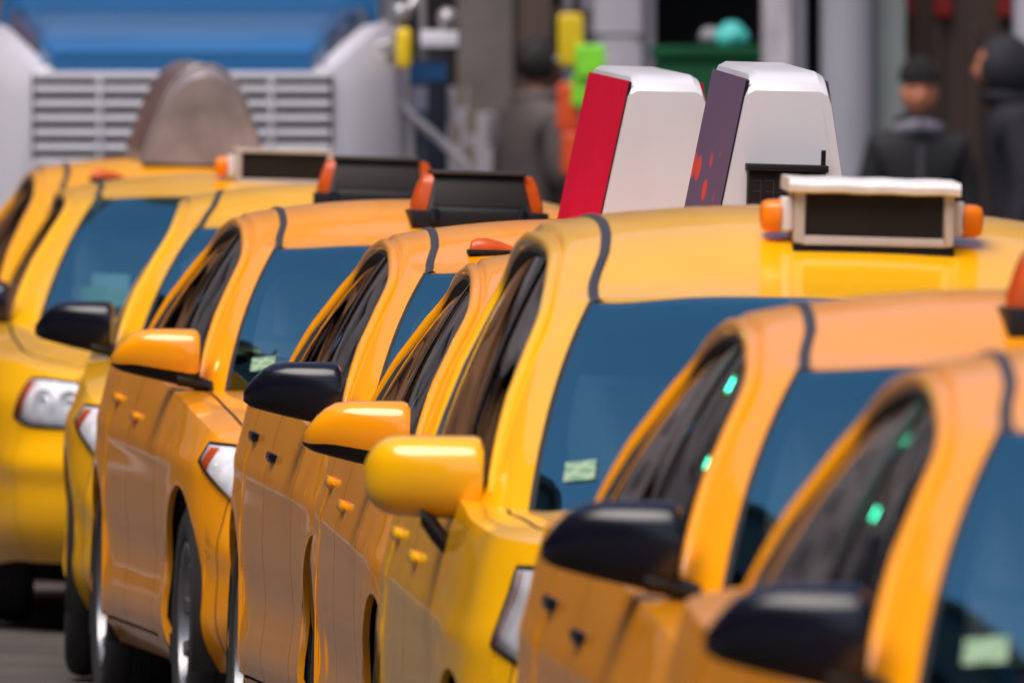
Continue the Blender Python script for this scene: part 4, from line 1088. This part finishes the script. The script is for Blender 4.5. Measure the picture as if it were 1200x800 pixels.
# --- upright navy panel board strapped by the van: blue top band, red and white marks
ZP = 87.2
pb = empty('notice_board', (X_(492, ZP), ZP, gz(X_(492, ZP)))); tag(pb, 'upright navy board with blue top band and red and white marks beside truck', 'board')
pz = lambda y: CAM_H-(y-HOR_Y)*ZP/F_PX-pb.location.z
pX = lambda x: X_(x, ZP)-pb.location.x
obj('panel', MB().box(pX(455), pX(525), 0, .05, .12, pz(66)).mesh('board_panel', bevel=.012), 'van_navy', pb)
obj('band', MB().box(pX(464), pX(523), -.006, .0, pz(95), pz(75)).mesh('board_band'), 'van_blue', pb)
obj('mark', MB().box(pX(464), pX(480), -.006, .0, pz(126), pz(102)).mesh('board_mark'), 'mark_red', pb)
obj('mark', MB().box(pX(481), pX(500), -.006, .0, pz(130), pz(102)).mesh('board_mark'), 'mark_white', pb)
for x in (462, 518): obj('leg', MB().box(pX(x)-.02, pX(x)+.02, .005, .045, 0, .125).mesh('board_leg'), 'black_plastic', pb)

# ------------------------------------------------------------------ people
mat('skin', (.42, .20, .14), .55, noise=.08, nscale=10)
mat('skin_ruddy', (.55, .20, .12), .55, noise=.08, nscale=10)
mat('hair_dark', (.012, .009, .009), .7, bump=.6, bscale=60)
mat('coat_grey', (.125, .102, .10), .9, noise=.2, nscale=5, bump=.4, bscale=9)
mat('coat_black', (.006, .006, .009), .8, noise=.3, nscale=5, bump=.5, bscale=8)
mat('coat_navy', (.007, .007, .014), .8, noise=.3, nscale=5, bump=.5, bscale=8)
mat('trouser_dark', (.02, .02, .026), .9, noise=.2, nscale=6)
mat('knit_black', (.005, .005, .006), .95, bump=.6, bscale=50)
mat('scarf_grey', (.20, .19, .24), .9, bump=.5, bscale=30)
mat('zip_grey', (.06, .055, .075), .7)
mat('eye_dark', (.02, .015, .015), .2)
def skin_mesh(nodes, edges, root=0, sub=2):
    """nodes: (x,y,z,rx,ry)"""
    me = bpy.data.meshes.new('skin_src'); me.from_pydata([n_[:3] for n_ in nodes], edges, [])
    ob = bpy.data.objects.new('skin_src', me); COL.objects.link(ob)
    mo = ob.modifiers.new('s', 'SKIN'); mo.use_smooth_shade = True
    if not me.skin_vertices: 
        bm = bmesh.new(); bm.from_mesh(me); bm.verts.layers.skin.verify(); bm.to_mesh(me); bm.free()
    for i, n_ in enumerate(nodes):
        sv = me.skin_vertices[0].data[i]; sv.radius = (n_[3], n_[4]); sv.use_root = (i == root)
    ss_ = ob.modifiers.new('d', 'SUBSURF'); ss_.levels = sub; ss_.render_levels = sub
    dg = bpy.context.evaluated_depsgraph_get(); dg.update()
    out = bpy.data.meshes.new_from_object(ob.evaluated_get(dg))
    bpy.data.objects.remove(ob); bpy.data.meshes.remove(me)
    for p_ in out.polygons: p_.use_smooth = True
    return out
def head_mesh(s):
    """face looks along -y; origin at head centre"""
    g = MB(); rings = []; n, m_ = 32, 24
    for j in range(m_+1):
        b = -math.pi/2+math.pi*j/m_; row = []
        for i in range(n):
            a = 2*math.pi*i/n
            x, y, z = math.cos(b)*math.sin(a), -math.cos(b)*math.cos(a), math.sin(b)
            jaw = 1-.22*max(0, -z)**1.2
            X, Y, Z = .078*x*jaw, .098*y*(1-.05*max(0, -z)), .118*z
            if y < 0:
                Y -= .022*math.exp(-((x/.16)**2))*math.exp(-(((z+.12)/.16)**2))      # nose
                Y += .012*math.exp(-(((abs(x)-.36)/.16)**2))*math.exp(-(((z-.08)/.10)**2))  # eye sockets
                Y -= .006*math.exp(-((x/.3)**2))*math.exp(-(((z+.45)/.06)**2))      # lips
                Y -= .008*math.exp(-((x/.3)**2))*math.exp(-(((z+.78)/.12)**2))      # chin
            if abs(x) > .9 and -.25 < z < .18: X *= 1.14                              # ears
            row.append((X*s, Y*s, Z*s))
        rings.append(row)
    return g.ring(rings)
def person(loc, face, h, label, coat, hat=None, hood=False, hair=False, skin='skin', scarf=False, lean=0., arms='down', long=False):
    k = h/1.75; e = empty('person', loc, (0, 0, face)); tag(e, label, 'person')
    S_ = lambda nd: [(a*k, b*k, c*k, r1*k, r2*k) for a, b, c, r1, r2 in nd]
    L = lambda z: -lean*max(0, z-.9)          # forward lean along -y
    def arm(sg, grow=0.):
        if arms == 'down': pts = [(sg*.18, L(1.40), 1.40, .060, .060), (sg*.235, L(1.15)+.02, 1.12, .050, .050), (sg*.245, L(.95)-.06, .88, .036, .036)]
        else: pts = [(sg*.18, L(1.40), 1.40, .060, .060), (sg*.24, L(1.15)+.0, 1.13, .050, .050), (sg*.14, L(1.1)-.22, 1.08, .036, .036)]
        return [(a, b, c, r1+grow, r2+grow) for a, b, c, r1, r2 in pts]
    # body: one skinned figure with fingers
    nodes = [(0, 0, .95, .14, .10), (0, L(1.15), 1.15, .125, .09), (0, L(1.36), 1.34, .12, .08), (0, L(1.48)-.005, 1.49, .050, .050), (0, L(1.56)-.02, 1.58, .055, .06)]
    edges = [(0, 1), (1, 2), (2, 3), (3, 4)]
    for sg in (-1, 1):
        b0 = len(nodes); nodes += arm(sg); edges += [(2, b0), (b0, b0+1), (b0+1, b0+2)]
        hx, hy, hz = nodes[b0+2][:3]
        if arms == 'down': dv = Vector((0, -.15, -1)).normalized(); sd_ = Vector((0, 1, 0))
        else: dv = Vector((-sg*.6, -.6, 0)).normalized(); sd_ = Vector((0, 0, 1))
        pm = Vector((hx, hy, hz)) + dv*.07; nodes.append((*pm, .034, .020)); edges.append((b0+2, b0+3))
        for f_ in range(4):
            o_ = sd_*(f_-1.5)*.019; ln = (.065, .078, .075, .058)[f_]
            q0 = pm+o_+dv*.03; q1 = q0+dv*ln*.5+Vector((-sg*.008, 0, 0)); q2 = q1+dv*ln*.45+Vector((-sg*.022, 0, 0))
            b1 = len(nodes); nodes += [(*q0, .0095, .0095), (*q1, .0085, .0085), (*q2, .007, .007)]; edges += [(b0+3, b1), (b1, b1+1), (b1+1, b1+2)]
        q0 = pm-sd_*.034-dv*.02; q1 = q0-sd_*.018+dv*.03; q2 = q1+dv*.03
        b1 = len(nodes); nodes += [(*q0, .011, .011), (*q1, .010, .010), (*q2, .008, .008)]; edges += [(b0+3, b1), (b1, b1+1), (b1+1, b1+2)]
    for sg in (-1, 1):
        b0 = len(nodes); st2 = .06*sg
        nodes += [(sg*.095, 0, .88, .085, .085), (sg*.10, -.01+st2, .48, .055, .055), (sg*.10, .03+st2*2, .09, .038, .042), (sg*.105, -.10+st2*2, .035, .038, .028)]
        edges += [(0, b0), (b0, b0+1), (b0+1, b0+2), (b0+2, b0+3)]
    body = skin_mesh(S_(nodes), edges)
    # weld head geometry into the same mesh
    hc = Vector((0, (L(1.63)-.03)*k, 1.64*k)); hm = head_mesh(k)
    bm = bmesh.new(); bm.from_mesh(body)
    vv = [bm.verts.new(Vector(v)+hc) for v in hm.v]
    for f_ in hm.f:
        try: bm.faces.new([vv[i] for i in f_]).smooth = True
        except ValueError: pass
    bm.to_mesh(body); bm.free()
    bo = obj('body', body, skin, e)
    for sg in (-1, 1): obj('eye', blob(.012*k, .008*k, .008*k, 1, n=12, m_=8, amp=0), 'eye_dark', e, (hc.x+sg*.030*k, hc.y-.083*k, hc.z+.010*k))
    # coat
    zb_ = .62 if long else .80
    cn = [(0, L(1.15)*.0, zb_, .185, .135), (0, L(1.0), 1.0, .18, .130), (0, L(1.2), 1.2, .175, .125), (0, L(1.38), 1.38, .175, .125), (0, L(1.47)-.005, 1.475, .125, .11), (0, L(1.53)-.01, 1.545, .085, .085)]
    ce = [(0, 1), (1, 2), (2, 3), (3, 4), (4, 5)]
    for sg in (-1, 1):
        b0 = len(cn); a_ = arm(sg, .024); cn += a_; ce += [(3, b0), (b0, b0+1), (b0+1, b0+2)]
    co = obj('coat', skin_mesh(S_(cn), ce), coat, e)
    g = MB(); g.tube([(math.sin(a)*.092*k, (L(1.49)-.015-.092*math.cos(a))*k, (1.515+.012*math.cos(a))*k) for a in np.linspace(0, 2*math.pi, 25)], .026*k, 8, cap=False)
    obj('collar', g.mesh('collar'), coat, co)
    g = MB(); g.grid([[(x*k, (L(z)-.140+.0*z)*k, z*k) for x in (-.012, .012)] for z in np.linspace(zb_+.05, 1.40, 8)]); obj('zip', g.mesh('zip'), 'zip_grey', co)
    # trousers + shoes
    tn = [(0, 0, .93, .155, .115)]; te = []
    for sg in (-1, 1):
        b0 = len(tn); st2 = .06*sg
        tn += [(sg*.095, 0, .85, .10, .10), (sg*.10, -.01+st2, .48, .075, .078), (sg*.10, .03+st2*2, .12, .062, .066)]; te += [(0, b0), (b0, b0+1), (b0+1, b0+2)]
        obj('shoe', blob(.05*k, .14*k, .05*k, 2, amp=.02, sq=.7), 'black_plastic', e, (sg*.105*k, (-.035+st2*2)*k, .045*k))
    obj('trousers', skin_mesh(S_(tn), te), 'trouser_dark', e)
    def shellcap(sx, sy, sz, m, name, zc, y0=0., cut=None, seed=1, amp=.02):
        me = blob(sx*k, sy*k, sz*k, seed, n=28, m_=20, amp=amp, name=name)
        if cut:
            bm = bmesh.new(); bm.from_mesh(me)
            bmesh.ops.delete(bm, geom=[f_ for f_ in bm.faces if cut(f_.calc_center_median()/k)], context='FACES'); bm.to_mesh(me); bm.free()
        return obj(name, me, m, e, (0, hc.y+y0*k, hc.z+zc*k))
    if hair: shellcap(.090, .112, .115, 'hair_dark', 'hair', .022, .016, lambda c_: c_.y < -.045 and c_.z < .040 or c_.z < -.075, 3, .03)
    if hat:
        shellcap(.094, .114, .105, 'knit_black', 'knit_cap', .070, .004, lambda c_: c_.z < -.015 or (c_.y < -.05 and c_.z < .0), 2, .012)
        shellcap(.099, .119, .022, 'knit_black', 'cap_brim', .066, .004, None, 2, .0)
    if hood: shellcap(.118, .135, .150, coat, 'hood', -.005, .028, lambda c_: c_.y < -.100 and abs(c_.x) < .06 and c_.z > -.07, 3, .02)
    if scarf:
        g = MB(); g.tube([(math.sin(a)*.085*k, hc.y+(.015-.088*math.cos(a))*k, hc.z+(-.155+.01*math.cos(2*a))*k) for a in np.linspace(0, 2*math.pi, 25)], .040*k, 10, cap=False)
        obj('scarf', g.mesh('scarf'), 'scarf_grey', e)
    return e
Zp1 = 92.4; x1 = X_(610, Zp1); person((x1, Zp1, gp(x1)), R(128), 1.80, 'dark-haired person in a grey coat turned away, walking past the pier', 'coat_grey', hair=True, lean=.12, arms='fwd')
Zp2 = 91.6; x2 = X_(1076, Zp2); person((x2, Zp2, gp(x2)), R(4), 1.70, 'person in black knit cap, black coat and grey scarf facing the taxis', 'coat_black', hat=True, scarf=True, skin='skin_ruddy')
Zp3 = 91.0; x3 = X_(1195, Zp3); person((x3, Zp3, gp(x3)), R(-82), 1.83, 'person in dark navy hooded coat turned sideways by the brown shopfront', 'coat_navy', hood=True, lean=.08, skin='skin_ruddy', long=True)

# ------------------------------------------------------------------ the taxis, far to near
taxi('sedan', 'taxi_deep_yellow', -1.10, 73.9, 5.0, 'taxi with a rounded silver and brown advertising topper, last in the queue', sign='round', sign_x=-.1, beac=True)
old_taxi = taxi('saloon', 'taxi_lemon_yellow', -.87, 68.3, 2.5, 'boxy old taxi with rectangular headlights and white framed roof sign', sign='frame', sign_x=-.15, sign_y=.09, sticker_on=False)
taxi('sedan', 'taxi_lemon_yellow', -.46, 62.7, 0.0, 'taxi with black mirror and black roof sign, pointed straight ahead beside the boxy old taxi', sign='black', sticker_on=False)
taxi('sedan', 'taxi_amber_yellow', -.12, 57.4, 5.8, 'taxi with yellow mirror and black roof sign, exposed wheels and headlight', mirror='paint', sign='black', sign_y=.045)
taxi('sedan', 'taxi_amber_yellow', .32, 52.2, 5.0, 'taxi with black mirror and door handles and crimson advertising topper', handle='black', sign='crimson', sign_x=.0, sign_y=.08, beac=True)
taxi('sedan', 'taxi_amber_yellow', .525, 47.0, 3.4, 'taxi with yellow mirror and purple-sided advertising topper', mirror='paint', sign='purple', sign_x=.0, sign_y=.10)
taxi('wagon', 'taxi_lemon_yellow', .70, 41.7, 3.3, 'tall wagon taxi with rounded yellow mirror and white framed roof sign', mirror='paint', mstyle='round', sign='frame', sign_x=-.06, sign_y=.04)
taxi('sedan', 'taxi_amber_yellow', 1.055, 36.5, 4.6, 'taxi with black mirror parked directly in front of the tall wagon taxi', handle='black', sign='black', sign_y=.04, zsc=1.022)
taxi('sedan', 'taxi_amber_yellow', 1.297, 31.3, 5.2, 'taxi with black mirror and no roof sign in view, first in the queue', zsc=1.02)

# ------------------------------------------------------------------ traffic signal over the next lanes (its green lamps mirror in the side windows)
mat('signal_yellow', (.55, .30, .01), .5)
mat('signal_green', (.02, .5, .25), .3, emit=(.04, 1.0, .55), estr=14)
mat('signal_dark_red', (.10, .004, .004), .3)
mat('signal_dark_amber', (.12, .05, .004), .3)
ts = empty('traffic_light', (-9.6, 60.8, gz(-9.6))); tag(ts, 'traffic signal on a steel mast arm with two heads showing green', 'traffic light')
zh = 5.45-gz(-9.6)
obj('pole', MB().tube([(0, 0, -.05), (0, 0, 3), (0, 0, zh+.6)], [.10, .085, .07], 16).mesh('signal_pole'), 'steel', ts)
obj('mast_arm', MB().tube([(0, 0, zh+.45), (2.5, 0, zh+.62), (5.1, 0, zh+.66)], [.06, .05, .04], 12).mesh('signal_arm'), 'steel', ts)
obj('base', MB().box(-.2, .2, -.2, .2, -.05, .25).mesh('signal_base', bevel=.02), 'steel', ts)
for hx, hy, hz in ((3.25, -.25, 5.12), (4.65, .2, 5.22)):
    hz -= gz(-9.6)
    h = obj('signal_head', MB().box(-.17, .17, -.02, .20, -.18, .86).mesh('signal_head', bevel=.02), 'signal_yellow', ts, (hx, hy, hz), (0, 0, R(16)))
    for k, mm in enumerate(('signal_green', 'signal_dark_amber', 'signal_dark_red')):
        obj('lens', MB().lathe([(.001, -.06), (.06, -.052), (.11, -.022), (.11, .0)], 28, 'y').mesh('signal_lens'), mm, h, (0, -.022, .34*k))
        rr = [[(r_*math.cos(a), y_, r_*math.sin(a)) for a in np.linspace(R(-20), R(200), 20)] for r_, y_ in ((.125, 0), (.125, -.20), (.120, -.20), (.120, 0))]
        obj('visor', MB().ring(rr, cap=False, closed=False).mesh('signal_visor'), 'black_plastic', h, (0, -.022, .34*k))
    obj('hanger', MB().tube([(0, .09, .84), (0, .09-hy*.9, 1.45)], .025, 8).mesh('signal_hanger'), 'steel', h)

# ------------------------------------------------------------------ papers on the old taxi's dashboard
mat('paper_teal', (.55, .75, .72), .8); mat('paper_green', (.40, .62, .34), .8, noise=.15, nscale=40)
mw = Matrix.Translation(old_taxi.location) @ old_taxi.rotation_euler.to_matrix().to_4x4()
for (x, y, w, z0, z1, tilt, mm, lab) in ((.66, -.50, .125, 1.005, 1.155, 0, 'paper_teal', 'wide pale teal paper propped on the dashboard of the boxy old taxi'),
        (.72, -.555, .085, 1.005, 1.105, 0, 'paper_green', 'small pale green paper in front of the teal paper'),
        (.72, -.455, .060, 1.005, 1.10, .35, 'paper_green', 'tilted pale green paper slip beside the small green paper')):
    me = MB().box(-.0015, .0015, -w/2, w/2, 0, z1-z0).mesh('paper', False)
    o = tag(obj('paper', me, mm), lab, 'paper')
    o.matrix_world = mw @ Matrix.Translation((x, y, z0)) @ Matrix.Rotation(tilt, 4, 'X') @ Matrix.Rotation(-.45, 4, 'Y')
